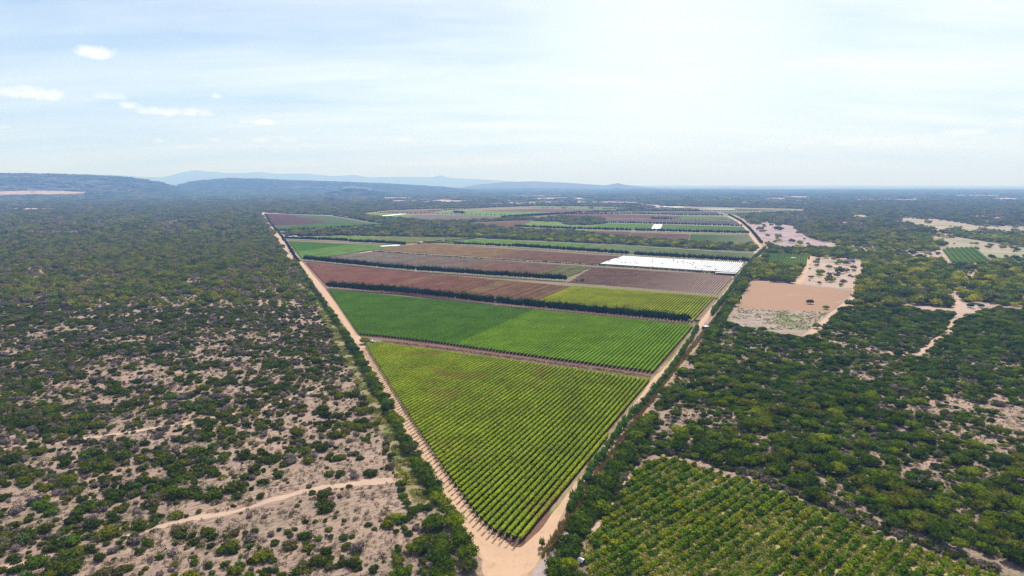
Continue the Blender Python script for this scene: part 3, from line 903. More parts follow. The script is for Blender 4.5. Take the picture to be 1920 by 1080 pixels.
def ico():
    t = (1 + 5 ** .5) / 2
    v = np.array([(-1, t, 0), (1, t, 0), (-1, -t, 0), (1, -t, 0), (0, -1, t), (0, 1, t), (0, -1, -t), (0, 1, -t), (t, 0, -1), (t, 0, 1), (-t, 0, -1), (-t, 0, 1)])
    v /= np.linalg.norm(v[0])
    f = np.array([(0, 11, 5), (0, 5, 1), (0, 1, 7), (0, 7, 10), (0, 10, 11), (1, 5, 9), (5, 11, 4), (11, 10, 2), (10, 7, 6), (7, 1, 8), (3, 9, 4), (3, 4, 2), (3, 2, 6), (3, 6, 8), (3, 8, 9), (4, 9, 5), (2, 4, 11), (6, 2, 10), (8, 6, 7), (9, 8, 1)])
    return v, f


ICO = ico()


def crown(seed, rad, hgt, base, nl, nleaf, leaf, core=True, spread=.62, upright=0.0):
    """lumpy crown: nl lobes, leaf clumps as small faces through their outer shell. unit: metres"""
    r = np.random.default_rng(seed)
    L = []
    for i in range(nl):
        if i == 0:
            L.append((0, 0, base + (hgt - base) * .52, rad * .62, (hgt - base) * .50))
            continue
        a = 2 * math.pi * (i / max(1, nl - 1)) + r.uniform(-.4, .4)
        q = rad * spread * r.uniform(.7, 1.1)
        rr = rad * r.uniform(.34, .52)
        zc = base + (hgt - base) * r.uniform(.32, .62)
        L.append((q * math.cos(a), q * math.sin(a), zc, rr, min(rr * .95, (hgt - base) * .42)))
    V, F, n = [], [], 0
    if core:
        for (x, y, z, a, b) in L:
            v = ICO[0] * np.array([a * .72, a * .72, b * .72]) * (1 + .22 * (r.random((12, 1)) - .5)) + np.array([x, y, z])
            v[:, 2] = np.maximum(v[:, 2], base * .3)
            V.append(v)
            F += [q + n for q in ICO[1]]
            n += 12
    k = int(nleaf * 1.0)
    w_ = np.array([q[3] for q in L]) ** 2
    li = r.choice(len(L), k, p=w_ / w_.sum())
    LA = np.array(L)[li]
    d = r.normal(size=(k, 3)); d[:, 2] = np.abs(d[:, 2]) * 1.1 - .35
    d /= np.linalg.norm(d, axis=1)[:, None]
    rr = r.uniform(.74, 1.2, k)[:, None]
    p = LA[:, :3] + d * LA[:, [3, 3, 4]] * rr
    keep = np.ones(k, bool)
    for (x, y, z, a, b) in L:
        e = ((p[:, 0] - x) / a) ** 2 + ((p[:, 1] - y) / a) ** 2 + ((p[:, 2] - z) / b) ** 2
        keep &= e > .55
    p, d = p[keep], d[keep]
    p[:, 2] = np.maximum(p[:, 2], .1)
    k = len(p)
    nrm = d + r.normal(size=(k, 3)) * .55
    nrm /= np.linalg.norm(nrm, axis=1)[:, None]
    u = np.cross(nrm, r.normal(size=(k, 3))); u /= np.linalg.norm(u, axis=1)[:, None]
    q = np.cross(nrm, u)
    s_ = leaf * r.uniform(.5, 1.25, k)[:, None] / 2
    el = r.uniform(.6, 1.0, k)[:, None]
    bend = nrm * s_ * r.uniform(-.5, .2, k)[:, None]
    v = np.stack([p + u * s_ + bend, p + q * s_ * el, p - u * s_ + bend, p - q * s_ * el], 1).reshape(-1, 3)
    V.append(v)
    idx = np.arange(4 * k).reshape(k, 4) + n
    F += [q_ for q_ in idx]
    return np.vstack(V), F


def cactus(seed):
    r = np.random.default_rng(seed)
    m = MB()
    for i in range(34):
        a, e = r.uniform(0, 2 * math.pi), r.uniform(.35, 1.35)
        l = r.uniform(1.2, 2.3)
        b = np.array([math.cos(a) * r.uniform(0, .5), math.sin(a) * r.uniform(0, .5), r.uniform(.1, .8)])
        t = b + l * np.array([math.cos(a) * math.cos(e), math.sin(a) * math.cos(e), math.sin(e)])
        m.tube(b, t, .15, .09, 4)
        for k in range(2):
            a2 = a + r.uniform(-.9, .9)
            m.tube(b + (t - b) * .6, b + (t - b) * .6 + r.uniform(.5, .9) * np.array([math.cos(a2) * .5, math.sin(a2) * .5, .8]), .11, .07, 4)
    return np.concatenate(m.v), m.f


def tuft(seed, n, hgt, rad, wdt):
    r = np.random.default_rng(seed)
    V, F = [], []
    for i in range(n):
        a = r.uniform(0, 2 * math.pi); q = rad * r.random() ** .5 * .6
        b = np.array([q * math.cos(a), q * math.sin(a), 0]); ln = hgt * r.uniform(.5, 1.1)
        t = b + np.array([math.cos(a) * rad * r.uniform(.1, .6), math.sin(a) * rad * r.uniform(.1, .6), ln])
        s_ = np.array([-math.sin(a), math.cos(a), 0]) * wdt * r.uniform(.5, 1)
        V += [b - s_, b + s_, t + s_ * .4, t - s_ * .4]
        F.append(np.arange(4) + 4 * i)
    return np.array(V), F


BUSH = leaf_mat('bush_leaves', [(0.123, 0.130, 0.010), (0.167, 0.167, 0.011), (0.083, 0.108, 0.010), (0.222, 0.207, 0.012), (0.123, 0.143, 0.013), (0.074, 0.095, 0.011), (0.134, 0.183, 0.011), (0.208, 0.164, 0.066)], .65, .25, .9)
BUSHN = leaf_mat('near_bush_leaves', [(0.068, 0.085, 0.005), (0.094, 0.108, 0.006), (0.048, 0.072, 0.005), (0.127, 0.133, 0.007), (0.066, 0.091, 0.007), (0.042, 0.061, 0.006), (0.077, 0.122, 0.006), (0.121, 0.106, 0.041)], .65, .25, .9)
TREEN = leaf_mat('near_tree_leaves', [(0.067, 0.107, 0.005), (0.052, 0.087, 0.006), (0.107, 0.146, 0.006), (0.074, 0.120, 0.006), (0.039, 0.068, 0.007), (0.163, 0.199, 0.006), (0.092, 0.114, 0.018)], .65, .3, .8)
TREE = leaf_mat('tree_leaves', [(0.113, 0.145, 0.010), (0.086, 0.112, 0.011), (0.180, 0.195, 0.011), (0.125, 0.162, 0.011), (0.063, 0.089, 0.012), (0.340, 0.307, 0.011), (0.146, 0.145, 0.026), (0.216, 0.221, 0.012)], .65, .3, .8)
GREYB = leaf_mat('grey_twigs', [(0.159, 0.122, 0.112), (0.207, 0.160, 0.139)], .35, .05, .8)
DARKT = leaf_mat('windbreak_leaves', [(0.020, 0.040, 0.012), (0.028, 0.052, 0.014)], .4, .15, .6)
POPL = leaf_mat('verge_leaves', [(0.075, 0.150, 0.013), (0.105, 0.181, 0.015)], .4, .25, .8)
CACT = leaf_mat('cactus_green', [(0.075, 0.14, 0.028), (0.085, 0.15, 0.035)], .25, .05, 1)
CROP = leaf_mat('crop_leaves', [(0.110, 0.190, 0.005), (0.161, 0.230, 0.005), (0.079, 0.146, 0.005), (0.253, 0.262, 0.005)], .35, .25, .8)
WEED = leaf_mat('weeds', [(0.23, 0.25, 0.03), (0.34, 0.30, 0.08), (0.19, 0.23, 0.025), (0.46, 0.35, 0.18), (0.28, 0.28, 0.05)], .4, .2, .7)
DRYG = leaf_mat('dry_grass', [(0.38, 0.29, 0.21), (0.27, 0.21, 0.165), (0.17, 0.14, 0.13), (0.45, 0.36, 0.25), (0.14, 0.13, 0.05)], .3, .15, .6)
ORANGE = leaf_mat('orange_reed', [(0.36, 0.23, 0.11), (0.28, 0.19, 0.10), (0.22, 0.20, 0.08)], .3, .2, .8)
BARK = plain('bark', (0.13, 0.10, 0.08), .95)

def dead_tree(seed):
    r = np.random.default_rng(seed)
    m = MB()
    m.tube((0, 0, 0), (.1, .1, 1.4), .16, .12, 5)
    for i in range(13):
        a, e = r.uniform(0, 6.28), r.uniform(.35, 1.3)
        l = r.uniform(1.3, 2.6)
        b = np.array((.1, .1, r.uniform(.5, 1.4)))
        t_ = b + l * np.array([math.cos(a) * math.cos(e), math.sin(a) * math.cos(e), math.sin(e)])
        m.tube(b, t_, .09, .05, 4)
        for k in range(4):
            a2, e2 = a + r.uniform(-1, 1), r.uniform(.1, 1.3)
            b2 = b + (t_ - b) * r.uniform(.4, 1)
            m.tube(b2, b2 + r.uniform(.6, 1.3) * np.array([math.cos(a2) * math.cos(e2), math.sin(a2) * math.cos(e2), math.sin(e2)]), .055, .03, 3)
    return np.concatenate(m.v), m.f


dead_p = [dead_tree(5), dead_tree(6)]
bush_p = [crown(s, 2.6, 2.5, .0, 7, 420, .62) for s in range(5)]
bush_p2 = [crown(20 + s, 3.3, 2.7, .0, 9, 520, .66, spread=.72) for s in range(3)]
tree_p = [crown(40 + s, 4.2, 5.2, 1.3, 10, 900, .72, spread=.66) for s in range(5)]
wind_p = [crown(60 + s, 3.9, 9.2, .2, 9, 620, .85, spread=.5) for s in range(4)]
popl_p = [crown(70 + s, 1.9, 4.2, .2, 5, 260, .6, spread=.4) for s in range(3)]
crop_p = [crown(80 + s, 1.35, 1.9, .0, 4, 130, .55, spread=.5) for s in range(3)]
mid_p = [crown(90 + s, 2.9, 3.0, .0, 5, 90, 1.15) for s in range(5)]
midt_p = [crown(100 + s, 4.0, 4.6, .6, 6, 130, 1.4) for s in range(5)]
far_p = [crown(110 + s, 6.5, 4.4, .0, 6, 46, 3.0) for s in range(4)]
vfar_p = [crown(120 + s, 20, 5.5, .0, 9, 30, 6.0, spread=.8) for s in range(4)]
cact_p = [cactus(3), cactus(4)]
tuft_p = [tuft(s, 26, .8, .9, .07) for s in range(3)]
twig_p = [crown(130 + s, 1.0, .8, .0, 4, 46, .42, core=False) for s in range(3)]
reed_p = [tuft(140 + s, 40, 1.7, 1.0, .10) for s in range(3)]


def stuff(name, label, cat, protos, mats, pts, rot, sca, idx, protomat=None):
    """uncountable plants: one object holding the plant shapes and the places they stand, put together by geometry nodes"""
    V, F, M, PID, n = [], [], [], [], 0
    for k, (v, f) in enumerate(protos):
        V.append(v); F += [np.asarray(q) + n for q in f]
        M += [protomat[k] if protomat else 0] * len(f)
        PID += [k] * len(v); n += len(v)
    N = len(pts)
    V.append(pts)
    me = mesh(name, np.vstack(V), F, mats, M)

    def at(nm, typ, data):
        a = me.attributes.new(nm, typ, 'POINT')
        a.data.foreach_set('value', data)
    at('isp', 'FLOAT', np.concatenate([np.zeros(n), np.ones(N)]).astype(np.float32))
    at('pid', 'INT', np.concatenate([PID, np.asarray(idx)]).astype(np.int32))
    at('rz', 'FLOAT', np.concatenate([np.zeros(n), rot]).astype(np.float32))
    at('sc', 'FLOAT', np.concatenate([np.ones(n), sca]).astype(np.float32))
    ng = bpy.data.node_groups.new(name, 'GeometryNodeTree')
    ng.interface.new_socket('Geometry', in_out='INPUT', socket_type='NodeSocketGeometry')
    ng.interface.new_socket('Geometry', in_out='OUTPUT', socket_type='NodeSocketGeometry')
    N_ = ng.nodes.new
    Lk = ng.links.new
    gi, go = N_('NodeGroupInput'), N_('NodeGroupOutput')

    def attr(nm, typ):
        a = N_('GeometryNodeInputNamedAttribute'); a.data_type = typ; a.inputs[0].default_value = nm
        return next(o for o in a.outputs if o.enabled and o.name == 'Attribute')
    sg = N_('GeometryNodeSeparateGeometry'); sg.domain = 'POINT'
    cmp0 = N_('FunctionNodeCompare'); cmp0.data_type = 'FLOAT'; cmp0.operation = 'GREATER_THAN'
    Lk(attr('isp', 'FLOAT'), cmp0.inputs[0]); cmp0.inputs[1].default_value = .5
    Lk(gi.outputs[0], sg.inputs[0]); Lk(cmp0.outputs[0], sg.inputs[1])
    jn = N_('GeometryNodeJoinGeometry')
    pid = attr('pid', 'INT')
    for k in reversed(range(len(protos))):
        s2 = N_('GeometryNodeSeparateGeometry'); s2.domain = 'POINT'
        c2 = N_('FunctionNodeCompare'); c2.data_type = 'INT'; c2.operation = 'EQUAL'
        ii = [q for q in c2.inputs if q.type == 'INT']
        Lk(pid, ii[0]); ii[1].default_value = k
        Lk(sg.outputs[1], s2.inputs[0]); Lk(c2.outputs[0], s2.inputs[1])
        g2 = N_('GeometryNodeGeometryToInstance')
        Lk(s2.outputs[0], g2.inputs[0]); Lk(g2.outputs[0], jn.inputs[0])
    ip = N_('GeometryNodeInstanceOnPoints')
    Lk(sg.outputs[0], ip.inputs['Points']); Lk(jn.outputs[0], ip.inputs['Instance'])
    ip.inputs['Pick Instance'].default_value = True
    Lk(pid, ip.inputs['Instance Index'])
    cx = N_('ShaderNodeCombineXYZ'); Lk(attr('rz', 'FLOAT'), cx.inputs[2])
    Lk(cx.outputs[0], ip.inputs['Rotation'])
    Lk(attr('sc', 'FLOAT'), ip.inputs['Scale'])
    Lk(ip.outputs[0], go.inputs[0])
    o = obj(name, me, label=label, cat=cat, kind='stuff')
    md = o.modifiers.new('scatter', 'NODES'); md.node_group = ng
    return o


# ------------------------------------------------------------------ lines of trees
def along(P, step, jit, seed, rows=1, rowgap=3):
    P = np.asarray(P, float)
    d = np.concatenate([[0], np.cumsum(np.hypot(*np.diff(P, axis=0).T))])
    s = np.arange(step / 2, d[-1], step)
    r = np.random.default_rng(seed)
    s = s + r.uniform(-.2, .2, len(s)) * step
    C = np.column_stack([np.interp(s, d, P[:, 0]), np.interp(s, d, P[:, 1])])
    return C + r.normal(0, jit, C.shape)


mb = MB()
mb.tube((0, 0, 0), (.1, 0, 2.2), .22, .15, 7); mb.tube((.1, 0, 2.0), (1.6, .5, 3.6), .13, .06, 5); mb.tube((.1, 0, 2.0), (-1.4, .8, 3.6), .13, .06, 5); mb.tube((.1, 0, 2.1), (.1, -1.5, 3.7), .12, .05, 5)
mb.tube((.1, 0, 2.1), (.2, .1, 4.2), .13, .05, 5)
TRUNK = mb.build('trunk', [BARK])
mb = MB()
mb.tube((0, 0, 0), (0, 0, 3.0), .2, .14, 6); mb.tube((0, 0, 2.6), (.7, .3, 5.2), .1, .05, 5); mb.tube((0, 0, 2.6), (-.6, -.3, 5.0), .1, .05, 5)
WTRUNK = mb.build('trunk', [BARK])
wind_m = [mesh('crown', v, f, [DARKT]) for v, f in wind_p]
popl_m = [mesh('crown', v, f, [POPL]) for v, f in popl_p]
tree_m = [mesh('crown', v, f, [TREEN]) for v, f in tree_p]
SPEC = [('dark green', leaf_mat('dark_tree_leaves', [(0.056, 0.090, 0.005), (0.076, 0.113, 0.005), (0.046, 0.079, 0.006)], .65, .3, .8)),
        ('olive green', leaf_mat('olive_tree_leaves', [(0.122, 0.149, 0.005), (0.101, 0.128, 0.005), (0.140, 0.142, 0.014)], .65, .3, .8)),
        ('bright yellow-green', leaf_mat('lime_tree_leaves', [(0.151, 0.190, 0.005), (0.207, 0.227, 0.005), (0.126, 0.178, 0.005)], .65, .3, .8))]
spec_m = [[mesh('crown', v, f, [mt]) for v, f in tree_p] for _, mt in SPEC]
bush_m = [mesh('shrub', v, f, [BUSHN]) for v, f in bush_p + bush_p2]
grey_m = [mesh('shrub', v, f, [GREYB]) for v, f in bush_p[:3]]
dead_m = [mesh('dead_tree', v, f, [GREYB]) for v, f in dead_p]
cact_m = [mesh('cactus', v, f, [CACT]) for v, f in cact_p]
crop_m = [mesh('shrub', v, f, [CROP]) for v, f in crop_p]


def put_tree(name, x, y, s, cm, tm, label, cat, group):
    rz = random.uniform(0, 6.28)
    root = obj(name, None, loc=(x, y, height(x, y).item() if abs(y) > 4000 else 0), rz=rz, sca=s, label=label, cat=cat, group=group)
    obj('trunk', tm, root)
    obj('crown', cm, root)
    return root


WB = [  # (line, what it borders, spacing)
    (GP((616, 541), (760, 552), (926, 571)), 'dark windbreak tree left of the gap in the tall hedge behind the second field', 'windbreak trees behind the second field, left part', 3.5),
    (GP((934, 572), (1120, 590), (1290, 607)), 'dark windbreak tree right of the gap in the tall hedge behind the second field', 'windbreak trees behind the second field, right part', 3.5),
    (GP((571, 489), (700, 502), (776, 509)), 'dark windbreak tree in the long hedge behind the purple field, left of its gap', 'windbreak trees behind the purple field, left part', 4.2),
    (GP((783, 509.5), (920, 519), (1060, 528)), 'dark windbreak tree in the long hedge behind the purple field, right of its gap', 'windbreak trees behind the purple field, right part', 4.2),
]
nw = 0
for P, lab, grp, st in WB:
    for (x, y) in along(P, st, .25, 11):
        put_tree('windbreak_tree', x, y, random.uniform(.95, 1.15), random.choice(wind_m), WTRUNK, lab, 'tree', grp)
        nw += 1
EXCL.append((GP((560, 445), (1060, 540), (1300, 612), (600, 545)), 0))
pts_w = []
fw = [(GP((1190, 480), (1300, 486.5), (1405, 493)), 4.4, 1.0), (GP((960, 464), (1080, 472), (1180, 479)), 4.4, 1.0), (GP((850, 458.5), (960, 464)), 5.5, .75),
      (GP((534, 449), (640, 453), (652, 454)), 4.4, .95), (GP((655, 455), (720, 458), (760, 461)), 4.4, .95), (GP((514, 434.8), (600, 430), (745, 422)), 7, .9),
      (GP((964, 426.5), (1080, 431), (1184, 434)), 6, 1.1), (GP((1190, 434), (1300, 437), (1403, 439)), 6, 1.1), (GP((1120, 418.5), (1250, 421), (1392, 425.5)), 7, 1.0),
      (GP((1050, 402.5), (1200, 402), (1280, 404.5), (1355, 405)), 8, 1.3), (GP((985, 405.5), (1050, 402), (1090, 399)), 8, 1.2), (GP((1225, 411.8), (1390, 415)), 11, .55), (GP((625, 405), (685, 415)), 9, .8),
      (GP((800, 397), (900, 391), (1000, 386.5), (1100, 386)), 13, 1.2), (GP((1366, 404), (1388, 415), (1405, 430), (1428, 458)), 8, .9), (GP((1290, 396.5), (1420, 396.5)), 12, 1.0),
      (GP((680, 398), (800, 401), (1000, 406)), 22, .9), (GP((940, 410), (1000, 406), (1050, 403)), 8, 1.6), (GP((850, 400), (870, 401)), 7, 1.8), (GP((1220, 411.5), (1260, 412.3)), 7, 1.3)]
for P, st, sz in fw:
    c = along(P, st, .5, 5)
    far_ = min(1.0, 1500 / math.hypot(*c.mean(0))) ** .5
    pts_w += [(x, y, sz * far_ * random.uniform(.9, 1.12)) for x, y in c]
pts_w.sort(key=lambda q: math.hypot(q[0], q[1]) / q[2])
while nw < 300:
    x, y, s = pts_w.pop(0)
    left = x < 300 and y > 1000 and x / y < -.1
    put_tree('windbreak_tree', x, y, s, random.choice(wind_m), WTRUNK,
             'dark windbreak tree in the hedge between the white netting and the grey-green vines' if not left else 'dark windbreak tree in the hedge across the left green vine block', 'tree',
             'windbreak trees behind the white netting' if not left else 'windbreak trees of the left green block')
    nw += 1
a = np.array(pts_w)
stuff('windbreak_trees', 'dark hedges of windbreak trees crossing the distant fields', 'windbreak', wind_p, [DARKT],
      np.column_stack([a[:, :2], np.zeros(len(a))]), rng.uniform(0, 6.28, len(a)), a[:, 2], rng.integers(0, 4, len(a)))

# thin low scrub line behind the grey-mauve rows
c = along(GP((697, 471.5), (860, 483), (1122, 498), (1340, 513)), 3.0, .4, 8)
stuff('low_hedge', 'thin broken hedge line in front of the white netting', 'hedge', mid_p[:3], [DARKT], np.column_stack([c, np.zeros(len(c))]), rng.uniform(0, 6, len(c)), rng.uniform(.35, .75, len(c)), rng.integers(0, 3, len(c)))
c = np.vstack([along(GP((792, 456), (840, 452), (897, 447)), 5, 2.5, 8), along(GP((800, 457), (860, 454)), 5, 2, 9)])
stuff('pale_bushes', 'grey-green bushy strip between the two far vine blocks', 'bushes', mid_p[:3], [leaf_mat('pale_leaves', [(0.09, 0.13, 0.06), (0.11, 0.15, 0.07)], .3, .2, .5)],
      np.column_stack([c, np.zeros(len(c))]), rng.uniform(0, 6, len(c)), rng.uniform(.8, 1.3, len(c)), rng.integers(0, 3, len(c)))

# hedge trees left of the left road
HL = GP((884, 1080), (874, 1050), (862, 1005), (838, 962), (812, 922), (783, 872), (757, 822), (722, 760), (690, 703), (662, 655), (640, 620), (615, 583), (596, 556), (575, 525), (553, 490))
for i, (x, y) in enumerate(along(HL, 5.2, .7, 21)):
    s = random.uniform(.62, .95) * (1.0 if y < 500 else .85)
    put_tree('hedge_tree', x, y, s, random.choice(tree_m), TRUNK, 'dark bushy tree in the %s of the hedge left of the left dirt road' % ('near part' if y < 330 else 'middle part' if y < 520 else 'far part'), 'tree', 'hedge trees along the left dirt road, ' + ('near part' if y < 330 else 'middle part' if y < 520 else 'far part'))
EXCL.append((np.vstack([HL + np.array([-4.5, 0]), HL[::-1] + np.array([4.5, 0])]), 0))
c = along(GP((560, 492), (545, 468), (530, 446), (508, 420), (497, 402)), 9, .8, 21)
stuff('hedge_trees', 'far hedge strip between the two roads at the estate corner', 'hedge', mid_p[:3], [DARKT], np.column_stack([c, np.zeros(len(c))]), rng.uniform(0, 6, len(c)), rng.uniform(.9, 1.3, len(c)), rng.integers(0, 3, len(c)))

# bright green shrubs right of the right road
HR = GP((1067, 968), (1089, 925), (1107, 888), (1128, 858), (1152, 825), (1180, 787), (1202, 765), (1221, 743), (1239, 720), (1257, 698), (1277, 667), (1298, 635), (1308, 617))
HR2 = GP((1334, 592), (1360, 560), (1374, 540), (1388, 520), (1402, 500), (1418, 482), (1434, 468))
for P, st in ((HR, 3.0), (HR2, 2.6)):
    for (x, y) in along(P, st, .5, 31):
        s = random.uniform(.75, 1.35)
        put_tree('verge_shrub', x, y, s * (1.25 if P is HR2 else .95), random.choice(popl_m), WTRUNK,
                 'upright bright green shrub on the verge between the right road and the dry ditch' if P is HR else 'full bright green shrub in the dense verge strip by the brown and mauve fields', 'shrub',
                 'green verge shrubs along the right road, near part' if P is HR else 'green verge shrubs along the right road, far part')
x, y = G(1016, 1026)
put_tree('verge_shrub', x, y, .8, popl_m[0], WTRUNK, 'small lone green shrub at the near road corner by the orange reeds', 'shrub', None)
# dark belt right of the ditch
HB = GP((1030, 1095), (1052, 1050), (1072, 1015), (1098, 965), (1118, 930), (1142, 895), (1165, 858), (1192, 818), (1216, 785))
HB2 = GP((1325, 640), (1345, 608), (1368, 570), (1386, 545), (1400, 525), (1418, 500), (1436, 480))
for P in (HB, HB2):
    for k in range(2):
        for (x, y) in along(P, 5.0, 1.0, 41 + k):
            put_tree('ditch_tree', x + 2.5 * k, y, random.uniform(.6, .9), random.choice(tree_m), TRUNK,
                     'dark dense tree in the belt between the dry ditch and the mixed crop plot' if P is HB else 'dark dense tree in the belt between the dry ditch and the brown ploughed field', 'tree',
                     'near belt of dark trees beside the dry ditch' if P is HB else 'far belt of dark trees beside the dry ditch')
EXCL.append((np.vstack([RROAD[1:20] + np.array([-6, 0]), (RROAD[1:20] + np.array([11, 0]))[::-1]]), 0))

# ------------------------------------------------------------------ mixed crop plot, lower right
PLOT = GP((1178, 905), (1210, 868), (1240, 862), (1300, 872), (1400, 905), (1500, 942), (1620, 993), (1740, 1040), (1880, 1085), (1990, 1130), (1120, 1130), (1095, 1045), (1092, 1032), (1130, 985))
sheet('crop_plot_soil', PLOT, soil_mat('crop_soil', (0.42, 0.30, 0.13), (0.24, 0.23, 0.05), 0.08, 0.6, 0.7, patches=[(0.09, .56, .64, (0.46, .31, .19), .8), (0.45, .5, .6, (0.16, .17, .03), .7), (1.1, .55, .63, (0.50, .38, .22), .6)]), 0.025, 3, .8)
AZP = R(47)
sp_, svp, tvp = row_spans(PLOT, 3.9, AZP)
cp_ = []
for c, a, b in sp_:
    for t in np.arange(a + 1, b, 1.2):
        q = svp * (c + random.gauss(0, .15)) + tvp * (t + random.gauss(0, .3))
        dens = fbm(q[0], q[1], 16, 9).item()
        edge = fbm(q[0], q[1], 6, 3).item()
        if edge > .70 or (random.random() < .10):
            continue
        cp_.append((q[0], q[1], (.55 + .75 * (1 - abs(dens - .45) * 2)) * random.uniform(.7, 1.25)))
cp_.sort(key=lambda q: math.hypot(q[0], q[1]) / q[2])
for i, (x, y, s) in enumerate(cp_[:300]):
    obj('crop_shrub', random.choice(crop_m), loc=(x, y, 0), rz=random.uniform(0, 6.28), sca=s, label='leafy green crop shrub standing in a row of the lower right plot', cat='shrub', group='crop shrubs of the lower right plot')
a = np.array(cp_[300:])
stuff('crop_shrubs', 'rows of leafy green crop shrubs further back in the lower right plot', 'crop', crop_p, [CROP], np.column_stack([a[:, :2], np.zeros(len(a))]), rng.uniform(0, 6.28, len(a)), a[:, 2], rng.integers(0, 3, len(a)))
xs = rng.uniform(PLOT[:, 0].min(), PLOT[:, 0].max(), 42000); ys = rng.uniform(PLOT[:, 1].min(), PLOT[:, 1].max(), 42000)
k = inpoly(xs, ys, PLOT) & (fbm(xs, ys, 5, 4) < .66)
xs, ys = xs[k], ys[k]
stuff('weeds', 'yellowish weeds and dry straw between the rows of the lower right plot', 'weeds', twig_p + tuft_p, [WEED], np.column_stack([xs, ys, np.zeros(len(xs))]), rng.uniform(0, 6.28, len(xs)), rng.uniform(.5, 1.25, len(xs)), rng.integers(0, 6, len(xs)))

# ------------------------------------------------------------------ wild scrub
def jgrid(y0, y1, g, lim=.90):
    """jittered points over the part of the plain ahead"""
    X = np.arange(-lim * y1, lim * y1, g)
    Y = np.arange(y0, y1, g)
    A, B = np.meshgrid(X, Y)
    A = (A + rng.uniform(-.5, .5, A.shape) * g * 1.1).ravel()
    B = (B + rng.uniform(-.5, .5, B.shape) * g * 1.1).ravel()
    k = np.abs(A) < B * lim + 40
    return A[k], B[k]


def cover(x, y):
    """share of the ground the scrub closes over"""
    left = x < -.20 * y
    cl = np.interp(y, [150, 230, 320, 420, 620, 1100, 3000], [.40, .44, .50, .57, .68, .83, .90])
    cr = np.interp(y, [150, 280, 420, 1100, 3000], [.66, .72, .75, .86, .92])
    c = np.where(left, cl, cr)
    # stony diagonal belt on the right
    A, B = G(1500, 680), G(1930, 790)
    d = (B - A) / np.hypot(*(B - A)); nrm = np.array([-d[1], d[0]])
    dist = np.abs((x - A[0]) * nrm[0] + (y - A[1]) * nrm[1])
    c = np.where((x > 100) & (dist < 55), c - .26 * (1 - dist / 55), c)
    # more open ground at lower right edge
    c = np.where((x > 150) & (y < 260), c - .10, c)
    # worn open streaks out on the far plain
    st = fbm(x * .35, y, 330, 14, 3)
    c = c - np.clip((st - .56) * 9, 0, 1) * .45 * np.clip((y - 900) / 900, 0, 1)
    return c


ESTATE = GP((486, 398), (540, 401), (640, 404), (690, 415), (740, 420), (745, 411), (683, 405), (680, 400), (735, 394), (900, 389.5), (1010, 386), (1190, 388.5), (1225, 386), (1290, 387), (1320, 388), (1510, 392), (1510, 398.5),
            (1432, 401), (1380, 403), (1398, 412), (1418, 432), (1440, 455), (1440, 470), (1400, 515), (1362, 566), (1312, 630), (1262, 697), (1215, 757), (1150, 850), (1095, 935), (1030, 1040), (1000, 1100), (890, 1100), (868, 1010), (783, 885), (722, 775),
            (660, 660), (600, 555), (556, 498), (525, 455), (500, 412))
THICKETS = [GP((525, 438), (600, 431.5), (745, 424), (790, 418), (862, 420.5), (945, 427.5), (1060, 434.5), (1130, 443), (1180, 448), (1290, 456), (1418, 462), (1418, 473), (1180, 459.5), (960, 449.5), (893, 446), (640, 442), (560, 443), (540, 445)),
            GP((640, 404), (690, 410), (745, 411), (815, 417), (900, 413.5), (960, 409.5), (1000, 410), (1000, 413), (930, 415), (862, 419), (790, 420), (740, 422), (690, 415)),
            GP((1000, 413), (1050, 405.5), (1128, 411), (1150, 413.5), (1135, 419), (1105, 422.5), (1060, 421.5), (1053, 416.5), (1000, 414.5)),
            GP((1085, 397), (1180, 393), (1290, 394), (1320, 396), (1180, 396.5), (1100, 399)), GP((1385, 403), (1430, 402), (1400, 410)),
            GP((1000, 390.5), (1190, 392.5), (1225, 390), (1225, 386), (1190, 389))]


def keepmask(x, y):
    inside = inpoly(x, y, ESTATE)
    for P in THICKETS:
        inside &= ~inpoly(x, y, P)
    k = ~inside
    for P, p in EXCL:
        bb = (x >= P[:, 0].min()) & (x <= P[:, 0].max()) & (y >= P[:, 1].min()) & (y <= P[:, 1].max())
        ii = np.nonzero(bb & k)[0]
        if len(ii) == 0:
            continue
        m = inpoly(x[ii], y[ii], P)
        if p > 0:
            m &= rng.random(len(ii)) > p
        k[ii[m]] = False
    return k


def scatter(y0, y1, g, smul, cl=1.0, lim=.90):
    x, y = jgrid(y0, y1, g, lim)
    n_ = .38 * fbm(x * .8 + y * .3, y * 1.3, 15, 1, 2) + .30 * fbm(x, y, 80, 6, 2) + .32 * rng.random(len(x))
    n_ = (n_ - .5) * 1.9 + .5
    k = (n_ < cover(x, y) * cl + rng.normal(0, .06, len(x))) & keepmask(x, y)
    x, y, n_ = x[k], y[k], n_[k]
    c = cover(x, y)
    s = rng.lognormal(-.04, .44, len(x)) * smul * (.7 + .5 * np.clip((c - n_) * 2, 0, 1))
    return x, y, np.clip(s, .3 * smul, 2.0 * smul)


# thickets that stand between the fields keep their trees: nothing to add, they are simply outside EXCL
xn, yn, sn = scatter(120, 620, 2.9, .68)
left = xn < -.20 * yn
sn = np.where(left, sn * .86, sn)
